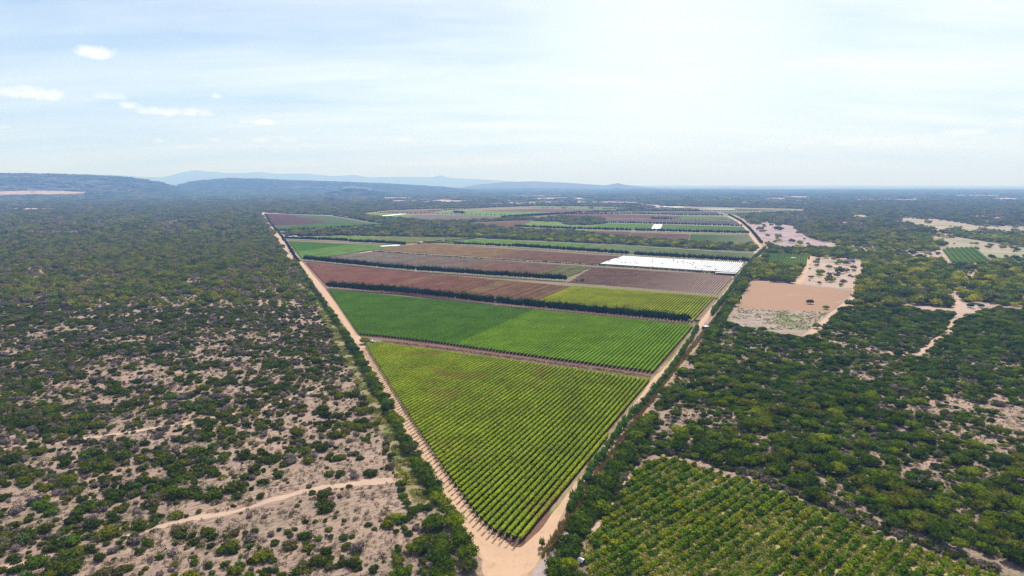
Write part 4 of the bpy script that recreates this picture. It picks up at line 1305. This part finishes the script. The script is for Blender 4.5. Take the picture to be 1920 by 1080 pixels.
# big ones first
order = np.argsort(np.hypot(xn, yn) / sn)
rest = np.ones(len(xn), bool)
nl = nr = ng = 0
for i in order:
    x, y, s = xn[i], yn[i], sn[i]
    if abs(x) > y * .86 or y < 165:
        continue
    if left[i] and nl < 300:
        q = random.random()
        if q < .10 and ng < 40:
            obj('shrub', random.choice(grey_m), loc=(x, y, 0), rz=random.uniform(0, 6.28), sca=s * .9, label='leafless grey-brown shrub on the pale dry ground left of the roads', cat='shrub', group='grey dry shrubs on the left')
            ng += 1
        elif q < .17:
            obj('cactus', random.choice(cact_m), loc=(x, y, 0), rz=random.uniform(0, 6.28), sca=min(1.3, s * 1.0), label='spiky branching light green cactus on the dry ground at lower left', cat='cactus', group='branching cacti at lower left')
        else:
            big = 'large' if s > .8 else ('mid-sized' if s > .58 else 'small')
            hgt_ = G(300, 985)[1]
            where = 'below the sandy track at lower left' if y < hgt_ - x * .0 - 6 else ('in the middle of the dry lower left ground' if x / y > -.55 else 'near the left edge of the dry ground')
            obj('shrub', random.choice(bush_m), loc=(x, y, 0), rz=random.uniform(0, 6.28), sca=s, label='%s rounded olive green shrub %s' % (big, where), cat='shrub', group='%s olive shrubs %s' % (big, where))
        nl += 1
        rest[i] = False
    elif not left[i] and nr < 300:
        q = random.random()
        if q > .955:
            obj('dead_tree', random.choice(dead_m), loc=(x, y, 0), rz=random.uniform(0, 6.28), sca=max(.8, s), label='bare grey dead tree among the green bush on the lower right', cat='dead tree', group='dead trees on the lower right')
            nr += 1
            rest[i] = False
            continue
        k = 0 if q < .42 else (1 if q < .88 else 2)
        big = 'large' if s > .85 else ('mid-sized' if s > .62 else 'small')
        where = 'beside the lower right crop plot' if (y < 260 or abs(x / y - .55) < .12 and y < 300) else ('in the dense bush near the dry ditch' if x / y < .42 else 'on the sparse ground at far lower right')
        put_tree('tree', x, y, s * .66, random.choice(spec_m[k]), TRUNK, '%s %s tree %s' % (big, SPEC[k][0], where), 'tree', '%s %s trees %s' % (big, SPEC[k][0], where))
        nr += 1
        rest[i] = False
    if nl >= 300 and nr >= 300:
        break
xr, yr, sr, lf_ = xn[rest], yn[rest], sn[rest], left[rest]
k = lf_
n = k.sum()
gi_ = rng.random(n)
idx = np.where(gi_ < .20, 8 + rng.integers(0, 2, n), rng.integers(0, 8, n))
stuff('bushland', 'green and grey shrubs scattered over the dry plain on the left', 'bushland', bush_p + bush_p2 + bush_p[:2], [BUSHN, GREYB], np.column_stack([xr[k], yr[k], np.zeros(n)]), rng.uniform(0, 6.28, n), sr[k], idx, [0] * 8 + [1] * 2)
k = ~lf_
n = k.sum()
gi_ = rng.random(n)
idx = np.where(gi_ < .07, 8, np.where(gi_ < .12, 9, np.where(gi_ < .50, 5 + rng.integers(0, 3, n), rng.integers(0, 5, n))))
stuff('woodland', 'dense green trees and bushes of the wild bush on the right', 'woodland', tree_p + bush_p2 + bush_p[:1] + dead_p[:1], [TREEN, GREYB], np.column_stack([xr[k], yr[k], np.zeros(n)]), rng.uniform(0, 6.28, n), sr[k] * np.where(idx < 5, .60, .9), idx, [0] * 8 + [1, 1])

x, y, s = scatter(620, 1500, 5.6, 1.12, 1.06)
n = len(x)
gi_ = rng.random(n)
right = x > -.2 * y
idx = np.where(gi_ < .16, 10, np.where(right, 5 + rng.integers(0, 5, n), rng.integers(0, 5, n)))
stuff('bushland', 'green bush covering the plain in the middle distance', 'bushland', mid_p + midt_p + mid_p[:1], [BUSH, TREE, GREYB], np.column_stack([x, y, np.zeros(n)]), rng.uniform(0, 6.28, n), s * np.where(idx >= 5, .85, 1.0), idx, [0] * 5 + [1] * 5 + [2])
x, y, s = scatter(1500, 4300, 11.0, 1.12, 1.05, .86)
n = len(x)
stuff('bushland', 'bluish green bush covering the plain far away', 'bushland', far_p + far_p[:1], [BUSH, GREYB], np.column_stack([x, y, np.zeros(n)]), rng.uniform(0, 6.28, n), s, np.where(rng.random(n) < .14, 4, rng.integers(0, 4, n)), [0, 0, 0, 0, 1])
x, y, s = scatter(4300, 14000, 48, 1.2, 1.0, .84)
n = len(x)
stuff('bushland', 'hazy scrub covering the farthest plain and the low hills', 'bushland', vfar_p, [BUSH], np.column_stack([x, y, height(x, y)]), rng.uniform(0, 6.28, n), s, rng.integers(0, 4, n))

# dry undergrowth on the near open ground
x = rng.uniform(-420, 420, 90000); y = 130 + 420 * rng.random(90000) ** 1.3
k = (np.abs(x) < y * .86 + 20) & keepmask(x, y) & (fbm(x * .8 + y * .3, y * 1.3, 5, 12) < .60)
x, y = x[k], y[k]
n = len(x)
stuff('undergrowth', 'low dry grass tufts and grey twiggy plants on the pale ground', 'dry grass', tuft_p + twig_p, [DRYG], np.column_stack([x, y, np.zeros(n)]), rng.uniform(0, 6.28, n), rng.uniform(.4, 1.3, n), rng.integers(0, 6, n))
c = np.array(ENDS)
n = len(c)
HD = GP((716, 640), (820, 652.5), (960, 671), (1100, 690), (1220, 706.5))
hc = np.vstack([along(HD + np.array([0, d_]), 1.0, .4, 90 + i) for i, d_ in enumerate((-2.2, -.9, .5, 1.8))])
nh_ = len(hc)
BRW = leaf_mat('dry_prunings', [(0.30, 0.19, 0.14), (0.20, 0.12, 0.09), (0.42, 0.32, 0.26)], .4, .1, .8)
stuff('prunings', 'brown dry prunings and stakes heaped along the strip between the two near fields', 'prunings', tuft_p + twig_p[:1], [BRW], np.column_stack([hc, np.zeros(nh_)]), rng.uniform(0, 6.28, nh_), rng.uniform(.5, 1.3, nh_), rng.integers(0, 4, nh_))
gx = rng.uniform(200, 420, 9000); gy = rng.uniform(520, 720, 9000)
GF = GP((1385, 579), (1553, 586), (1508, 625), (1430, 619), (1364, 606))
k = inpoly(gx, gy, GF) & (fbm(gx, gy, 12, 2) < .55)
gx, gy = gx[k], gy[k]; ngx = len(gx)
stuff('fallow_weeds', 'low green weeds and dry tufts on the grey fallow field', 'weeds', tuft_p + twig_p, [WEED, DRYG], np.column_stack([gx, gy, np.zeros(ngx)]), rng.uniform(0, 6.28, ngx), rng.uniform(.5, 1.1, ngx), rng.integers(0, 6, ngx), [1, 1, 0, 0, 1, 1])
BL = GP((1122, 980), (1148, 938), (1172, 895), (1196, 862), (1215, 852), (1260, 855), (1320, 866), (1410, 898), (1500, 931), (1600, 975), (1700, 1014), (1790, 1050), (1880, 1080))
bc = np.vstack([along(BL + np.array([0, d_]), 2.0, .9, 95 + i) for i, d_ in enumerate((.5, 2.5, 4.5))])
nbc = len(bc)
stuff('boundary_scrub', 'dark and grey scrub along the upper boundary of the lower right plot', 'scrub', bush_p[:3] + bush_p[:2], [BUSHN, GREYB], np.column_stack([bc, np.zeros(nbc)]), rng.uniform(0, 6.28, nbc), rng.uniform(.32, .72, nbc), rng.integers(0, 5, nbc), [0, 0, 0, 1, 1])
stuff('row_end_grass', 'dry straw strips at the left ends of the near vine rows', 'dry grass', tuft_p, [DRYG], np.column_stack([c, np.zeros(n)]), rng.uniform(0, 6.28, n), rng.uniform(.3, .75, n), rng.integers(0, 3, n))
FB = GP((812, 955), (770, 890), (742, 830), (700, 750), (655, 675), (630, 630), (608, 590), (590, 553), (573, 520), (552, 492))
c = np.vstack([along(FB + np.array([d_, 0]), 1.1, .7, 80 + i) for i, d_ in enumerate((-4, -2.8, -1.6, -.4, .8, 2, 3.2, 4.4))])
c = c[fbm(c[:, 0], c[:, 1], 7, 8) < .56]
n = len(c)
stuff('verge_grass', 'yellow-green grass and low weeds on the firebreak left of the road hedge', 'grass', twig_p + tuft_p, [WEED, BUSH], np.column_stack([c, np.zeros(n)]), rng.uniform(0, 6.28, n), rng.uniform(.5, 1.5, n), rng.integers(0, 6, n), [1, 0, 0, 0, 0, 0])
# orange reeds in the dry ditch
RD = GP((1022, 1045), (1050, 1000), (1075, 965), (1110, 910), (1150, 850), (1186, 800), (1215, 757), (1262, 697), (1318, 627), (1352, 585), (1375, 548))
c = np.vstack([along(RD + np.array([d_, 0]), .8, .5, 60 + i) for i, d_ in enumerate((-1.0, .6))])
n = len(c)
stuff('reeds', 'orange-brown dry reeds filling the ditch beside the right road', 'reeds', reed_p, [ORANGE], np.column_stack([c, np.zeros(n)]), rng.uniform(0, 6.28, n), rng.uniform(.5, 1.15, n), rng.integers(0, 3, n))

# ------------------------------------------------------------------ lone trees with their own places
for (px, py, s, lab) in ((684, 645, .95, 'broad dark tree beside the white pickup at the corner of the near vineyard'),
                         (1519, 570, .85, 'umbrella-shaped tree standing alone in the brown ploughed field'),
                         (1549, 580, .72, 'round tree at the lower right edge of the brown ploughed field'),
                         (1531, 616, .85, 'dark spreading tree at the corner of the grey fallow field'),
                         (1819, 577, .8, 'left of two trees standing on the sandy clearing at far right'),
                         (1839, 577, .72, 'right of two trees standing on the sandy clearing at far right'),
                         (1092, 529, .68, 'larger of two small trees standing in the brown vine rows'),
                         (1082, 528, .48, 'smaller of two small trees standing in the brown vine rows'),
                         (1338, 514, .75, 'dark tree at the left end of the long blue-grey shed'),
                         (1402, 489, .95, 'dark tree at the right end of the windbreak behind the white netting'),
                         (1307, 577 + 28, .5, 'small round bush at the right end of the tall windbreak')):
    x, y = G(px, py)
    put_tree('tree', x, y, s, tree_m[int(px) % 5], TRUNK, lab, 'tree', None)

# ------------------------------------------------------------------ white netting over the vines
NET = GP((1168, 481.5), (1396, 494.5), (1380, 514), (1340, 511), (1124, 496.5))
sheet('vineyard_soil', NET, SMG, 0.028)
CLOTH = plain('white_netting', (0.80, 0.80, 0.80), .9, 0, .04, .2)
spN, svn, tvn = row_spans(NET, 2.95)
NSEC = [(-1.22, 1.2), (-.7, 1.95), (0, 2.25), (.7, 1.95), (1.22, 1.2), (0, 1.5)]
gr_ = np.random.default_rng(99)
for c, a, b in spN:
    cuts = [a]
    if gr_.random() < .55:
        m_ = gr_.uniform(a + 4, b - 8)
        cuts += [m_, m_ + gr_.uniform(3, 10)]
    cuts.append(b)
    V, F, n = [], [], 0
    for i in range(0, len(cuts) - 1, 2):
        if cuts[i + 1] - cuts[i] < 3:
            continue
        v, f = strip(c, cuts[i], cuts[i + 1], svn, tvn, NSEC, 3, .12, gr_)
        V.append(v); F.append(f + n); n += len(v)
    v = np.vstack(V); o0 = svn * c + tvn * a
    v[:, 0] -= o0[0]; v[:, 1] -= o0[1]
    root = obj('netted_row', None, loc=(o0[0], o0[1], 0), label='vine row wrapped in white netting in the bright white block', cat='netted row', group='white netted rows')
    obj('netting', mesh('netting', v, np.vstack(F), [CLOTH]), root)
    v, f = strip(c, a, b, svn, tvn, [(-.7, .6), (-.8, 1.1), (.8, 1.1), (.7, .6)], 4, .2, gr_)
    v[:, 0] -= o0[0]; v[:, 1] -= o0[1]
    obj('foliage', mesh('foliage', v, f, [V_OLIVE]), root)


def white_strip(a, b, wpx, label, rows=4):
    A, B = G(*a), G(*b)
    d = (B - A); L = np.hypot(*d); d /= L; nn = np.array([-d[1], d[0]])
    root = obj('covered_rows', None, loc=(*A, 0), label=label, cat='netting')
    for k in range(rows):
        m_ = MB()
        off = nn * (k - (rows - 1) / 2) * wpx / rows
        hw = wpx / rows * .47
        n = max(2, int(L / 12))
        v = []
        for q in np.linspace(0, L, n):
            for (sx, sz) in ((-hw, .6), (-hw * .6, 1.8), (0, 2.3), (hw * .6, 1.8), (hw, .6)):
                p = d * q + off + nn * sx
                v.append((p[0], p[1], sz + gr_.uniform(-.1, .1)))
        f = [(i * 5 + j, i * 5 + j + 1, i * 5 + j + 6, i * 5 + j + 5) for i in range(n - 1) for j in range(4)]
        obj('netting', mesh('netting', v, f, [CLOTH]), root)


white_strip((714, 463.5), (748, 461), 10, 'short white netted strip at the end of the left green vine block', 3)
white_strip((708, 406.5), (757, 401.8), 26, 'long narrow white netted strip in the lime patch far left', 4)
white_strip((1229, 431), (1234, 421.8), 26, 'white netted strip crossing the far green band', 4)
white_strip((536, 445.6), (556, 443.8), 9, 'small white sheeted strip beside the left road junction', 2)

# ------------------------------------------------------------------ built things
TIN = plain('tin_roof', (0.50, 0.55, 0.62), .35, .3, .1, 2)
WHITE = plain('white_paint', (0.78, 0.78, 0.76), .5, 0, .05)
DARKG = plain('dark_glass', (0.03, 0.035, 0.04), .15, 0, .05)
RUB = plain('rubber', (0.03, 0.03, 0.03), .8)
BLUE = plain('blue_plastic', (0.05, 0.16, 0.36), .5)
DARKB = plain('dark_blue_grey', (0.09, 0.085, 0.11), .8)  # near-even dark blue-grey for walls, doors and load bed
PLASTER = plain('plaster', (0.62, 0.55, 0.48), .9)
GALV = plain('galvanised', (0.42, 0.44, 0.47), .45, .4, .2, 1)


def roofed(name, px, py, w_, d_, h_, rz, roof, wall, label, cat, open_=False, rise=.8, group=None):
    x, y = G(px, py)
    root = obj(name, None, loc=(x, y, 0), rz=rz, label=label, cat=cat, group=group)
    m = MB()
    if open_:
        for ix in np.linspace(-w_ / 2 + .2, w_ / 2 - .2, max(2, int(w_ / 3.5) + 1)):
            for iy in (-d_ / 2 + .2, d_ / 2 - .2):
                m2 = MB(); m2.tube((ix, iy, 0), (ix, iy, h_), .09, .09, 6)
                obj('post', m2.build('post', [WOOD]), root)
        m.box((0, d_ / 2 - .1, h_ * .4), (w_ - .8, .08, h_ * .8))
        obj('wall', m.build('wall', [wall]), root)
    else:
        m.box((0, 0, h_ / 2), (w_, d_, h_))
        obj('wall', m.build('wall', [wall]), root)
        m2 = MB(); m2.box((-w_ * .2, -d_ / 2 - .02, 1.05), (1.1, .08, 2.1))
        obj('door', m2.build('door', [DARKB]), root)
        for q in (.1, .32):
            m3 = MB(); m3.box((w_ * q, -d_ / 2 - .02, 1.5), (1.1, .08, 1.0)); obj('window', m3.build('window', [DARKG]), root)
    e = .4
    v = [(-w_ / 2 - e, -d_ / 2 - e, h_), (w_ / 2 + e, -d_ / 2 - e, h_), (w_ / 2 + e, d_ / 2 + e, h_), (-w_ / 2 - e, d_ / 2 + e, h_), (-w_ / 2 - e, 0, h_ + rise), (w_ / 2 + e, 0, h_ + rise)]
    v = np.array(v); v2 = v + np.array([0, 0, .1])
    f = [(6, 7, 11, 10), (8, 9, 10, 11), (4, 5, 1, 0), (5, 4, 3, 2), (0, 1, 7, 6), (2, 3, 9, 8), (0, 6, 10, 4), (3, 4, 10, 9), (1, 5, 11, 7), (2, 8, 11, 5)]
    obj('roof', mesh('roof', np.vstack([v, v2]), f, [roof]), root)
    return root


RB = -(math.pi / 2 - R(117))   # along the cross direction of the fields
roofed('shelter', 1323, 617, 5.2, 4.4, 2.4, R(12), TIN, DARKB, 'small open shelter with pale blue tin roof where the right road meets the windbreak track', 'shelter', True, .25)
roofed('packing_shed', 1360, 516, 25, 5, 3.0, R(-22), WHITE, DARKB, 'long low shed with dark open side at the near right end of the white netting', 'shed', True, .35)
roofed('hut', 1487, 486, 6, 4.5, 2.4, R(-20), WHITE, PLASTER, 'small pale hut standing inside the dark green orchard block', 'hut', False, .5)
roofed('farmhouse', 840, 417.5, 34, 9, 3.6, R(4), TIN, PLASTER, 'low farm building with pale roof in the sandy yard beyond the central thicket', 'farm building', False, 1.4)
roofed('farm_shed', 788, 457, 12, 5, 3, R(-20), GALV, DARKB, 'grey shed at the left end of the pale bushes', 'shed', False, .8)
roofed('ruined_farmhouse', 1592, 491, 15, 6, 2.6, R(-10), plain('old_roof', (0.16, 0.12, 0.14), .9), PLASTER, 'dark-roofed old farmhouse at the top of the bare paddock', 'house', False, 1.2)
roofed('greenhouse', 1345, 394, 150, 60, 4.5, R(-3), CLOTH, CLOTH, 'large white roofed greenhouse at the far end of the estate', 'greenhouse', False, 1.5)
roofed('packing_house', 1268, 391, 70, 24, 6, R(-4), WHITE, PLASTER, 'large far packing house with long white roof left of the greenhouse', 'packing house', False, 3)
roofed('packing_house', 1247, 389.5, 50, 20, 6, R(-4), TIN, PLASTER, 'smaller far packing house with grey-blue roof behind the white one', 'packing house', False, 2)
roofed('pump_house', 1419, 461, 7, 5, 2.6, R(-20), WHITE, PLASTER, 'small white pump house by the junction at the far end of the right road', 'hut', False, .5)
roofed('pump_house', 1415, 495, 5, 4, 2.4, R(-20), WHITE, PLASTER, 'tiny white hut among the green verge shrubs right of the white netting', 'hut', False, .4)
# pond among the trees behind the netting
m, t = new_mat('pond_water')
d = t.n('ShaderNodeBsdfPrincipled', ins={'Base Color': (0.30, 0.36, 0.40, 1), 'Roughness': 0.12})
finish(t, d.outputs[0])
sheet('pond', GP((1283, 458.5), (1300, 457.5), (1390, 460), (1420, 461.5), (1418, 463.5), (1340, 461.5), (1290, 460.5)), m, 0.05, 8, 1.0)
# fences of stakes around the brown field
def fence(pts, step, label, hgt=1.5):
    P = GP(*pts)
    c = along(P, step, .1, 3)
    root = obj('fence', None, loc=(c[0][0], c[0][1], 0), label=label, cat='fence')
    post = None
    for i, (x, y) in enumerate(c[:95]):
        if post is None:
            mp_ = MB(); mp_.tube((0, 0, 0), (.05, 0, hgt), .12, .09, 5); post = mp_.build('post', [WOOD])
        obj('post', post, root, loc=(x - c[0][0], y - c[0][1], 0))
    V, F = [], []
    for z in (.5, 1.0, 1.4):
        n0 = len(V)
        for (x, y) in c:
            V += [(x - c[0][0], y - c[0][1], z), (x - c[0][0], y - c[0][1], z + .03)]
        F += [(n0 + 2 * i, n0 + 2 * i + 2, n0 + 2 * i + 3, n0 + 2 * i + 1) for i in range(len(c) - 1)]
    obj('wires', mesh('wires', V, F, [WIRE]), root)


fence([(1602, 551), (1556, 587), (1508, 628)], 3.0, 'stake fence on the right edge of the ploughed and fallow fields')
fence([(1613, 505), (1600, 546), (1500, 532)], 3.0, 'stake fence around the right and lower sides of the bare paddock')
fence([(1786, 573), (1789, 550), (1816, 512)], 4.0, 'stake fence along the narrow track at far right')

# white pickup by the broad tree
def pickup(px, py, rz, body, label, s=1.0, name='pickup_truck'):
    x, y = G(px, py)
    root = obj(name, None, loc=(x, y, .08), rz=rz, sca=s, label=label, cat='pickup truck')
    # body outline along x (front at +x), swept across the width
    prof = [(-2.55, .45), (-2.55, 1.05), (-.55, 1.08), (-.35, 1.1), (.95, 1.1), (1.1, 1.12), (2.35, 1.0), (2.5, .8), (2.5, .45)]
    v = [(a, -.86, b) for a, b in prof] + [(a, .86, b) for a, b in prof]
    n = len(prof)
    f = [tuple(range(n - 1, -1, -1)), tuple(range(n, 2 * n))] + [(i, (i + 1) % n, n + (i + 1) % n, n + i) for i in range(n)]
    f[2:] = [q[::-1] for q in f[2:]]
    f[0], f[1] = f[0][::-1], f[1][::-1]
    obj('body', mesh('body', v, f, [body]), root)
    cab = [(-.5, 1.1), (-.35, 1.68), (.45, 1.72), (1.05, 1.13)]
    v = [(a, -.74, b) for a, b in cab] + [(a, .74, b) for a, b in cab]
    f = [(0, 1, 2, 3), (7, 6, 5, 4), (0, 4, 5, 1), (1, 5, 6, 2), (2, 6, 7, 3)]
    obj('cab', mesh('cab', v, f, [body]), root)
    m = MB()
    v = [(.50, -.66, 1.71), (.50, .66, 1.71), (1.06, .70, 1.16), (1.06, -.70, 1.16)]
    m.add([(a + .02, b, c + .02) for a, b, c in v], [(0, 3, 2, 1)])
    obj('windscreen', m.build('windscreen', [DARKG]), root)
    for sd_ in (-1, 1):
        m = MB(); m.add([(-.38, sd_ * .755, 1.15), (-.28, sd_ * .75, 1.6), (.42, sd_ * .75, 1.62), (.88, sd_ * .755, 1.15)], [(0, 1, 2, 3)])
        obj('side_window', m.build('side_window', [DARKG]), root)
        m = MB(); m.box((2.5, sd_ * .62, .82), (.06, .32, .16)); obj('headlight', m.build('headlight', [GALV]), root)
    m = MB(); m.box((-1.55, 0, 1.09), (1.7, 1.45, .05)); obj('load_bed', m.build('load_bed', [DARKB]), root)
    for wx in (-1.55, 1.6):
        for wy in (-.82, .82):
            m = MB(); m.tube((wx, wy - .12, .38), (wx, wy + .12, .38), .38, .38, 14); obj('wheel', m.build('wheel', [RUB]), root)
    return root


pickup(698, 642, R(150), WHITE, 'white pickup truck parked beside the broad dark tree')
pickup(1380, 520.5, R(200), plain('dark_paint', (0.03, 0.03, 0.04), .3), 'dark pickup truck parked below the end of the long shed')


def tank(px, py, r_, h_, mat, label):
    x, y = G(px, py)
    root = obj('water_tank', None, loc=(x, y, 0), label=label, cat='water tank')
    m = MB(); m.tube((0, 0, .8), (0, 0, .8 + h_), r_, r_, 18); obj('drum', m.build('drum', [mat]), root)
    m = MB(); m.tube((0, 0, .8 + h_), (0, 0, 1.1 + h_), r_ * .98, r_ * .3, 18); obj('lid', m.build('lid', [mat]), root)
    m = MB(); m.box((0, 0, .4), (r_ * 2.1, r_ * 2.1, .8)); obj('plinth', m.build('plinth', [PLASTER]), root)


tank(1378, 516, 1.3, 2.2, BLUE, 'blue water tank at the right end of the long shed')
tank(1382, 517.5, 1.1, 1.5, BLUE, 'shorter blue water tank beside the parked dark pickup')

# ridged grey shelter lying in the dry corner by the crop plot
x, y = G(1082, 1054)
root = obj('animal_shelter', None, loc=(x, y, 0), rz=R(-38), label='low ridged grey metal shelter at the near corner of the crop plot', cat='shelter')
V, F = [], []
nx = 22
for i in range(nx + 1):
    u = -2.6 + 5.2 * i / nx
    for k, (yy, zz_) in enumerate(((-1.0, 1.15), (-.5, 1.75), (0, 2.0), (.5, 1.8), (1.0, 1.3))):
        V.append((u, yy, zz_ + (.07 if i % 2 else 0)))
F = [(i * 5 + k, i * 5 + 5 + k, i * 5 + 6 + k, i * 5 + 1 + k) for i in range(nx) for k in range(4)]
obj('roof', mesh('roof', V, F, [GALV]), root)
m = MB()
m.box((0, -.95, .55), (5.0, .08, 1.1)); m.box((0, .95, .62), (5.0, .08, 1.24)); m.box((-2.5, 0, .6), (.08, 1.8, 1.2))
obj('wall', m.build('wall', [DARKB]), root)

for (x, y, far) in HOUSES:
    w_, d_, h_ = random.uniform(9, 18), random.uniform(8, 12), random.uniform(3.5, 5)
    m = MB()
    m.box((0, 0, h_ / 2), (w_, d_, h_), 0)
    m.add([(-w_ / 2 - .4, -d_ / 2 - .4, h_ + .02), (w_ / 2 + .4, -d_ / 2 - .4, h_ + .02), (w_ / 2 + .4, d_ / 2 + .4, h_ + .02), (-w_ / 2 - .4, d_ / 2 + .4, h_ + .02), (-w_ / 2 - .4, 0, h_ + 1.6), (w_ / 2 + .4, 0, h_ + 1.6)],
          [(0, 1, 5, 4), (2, 3, 4, 5), (0, 4, 3), (1, 2, 5), (3, 2, 1, 0)], 1)
    where = 'left' if x / y < .15 else 'middle' if x / y < .37 else 'right'
    obj('house', m.build('house', [PLASTER, random.choice([WHITE, PLASTER, TIN])]), loc=(x, y, 0), rz=random.uniform(-.5, .5), label='tiny pale house in the %s of the distant village behind the estate' % where, cat='house', group='houses of the distant village, ' + where)

# ------------------------------------------------------------------ haze: one closed box of even air
mb = MB()
mb.box((0, 0, 549.5), (172000, 172000, 1101))
m = bpy.data.materials.new('haze_air')
m.use_nodes = True
t = NT(m.node_tree)
pvn = t.n('ShaderNodeVolumePrincipled', ins={'Color': (0.22, 0.43, 1.0, 1), 'Absorption Color': (0.90, 0.90, 1, 1), 'Density': 1.15e-4, 'Anisotropy': 0.1})
t.t.links.new(pvn.outputs[0], t.n('ShaderNodeOutputMaterial').inputs['Volume'])
obj('haze', mb.build('haze', [m]), kind='stuff', label='thin blue-white air haze over the whole plain', cat='haze')
print('rows', n_rows, 'windbreak', nw, 'crop', len(cp_), 'left', nl, 'right', nr)
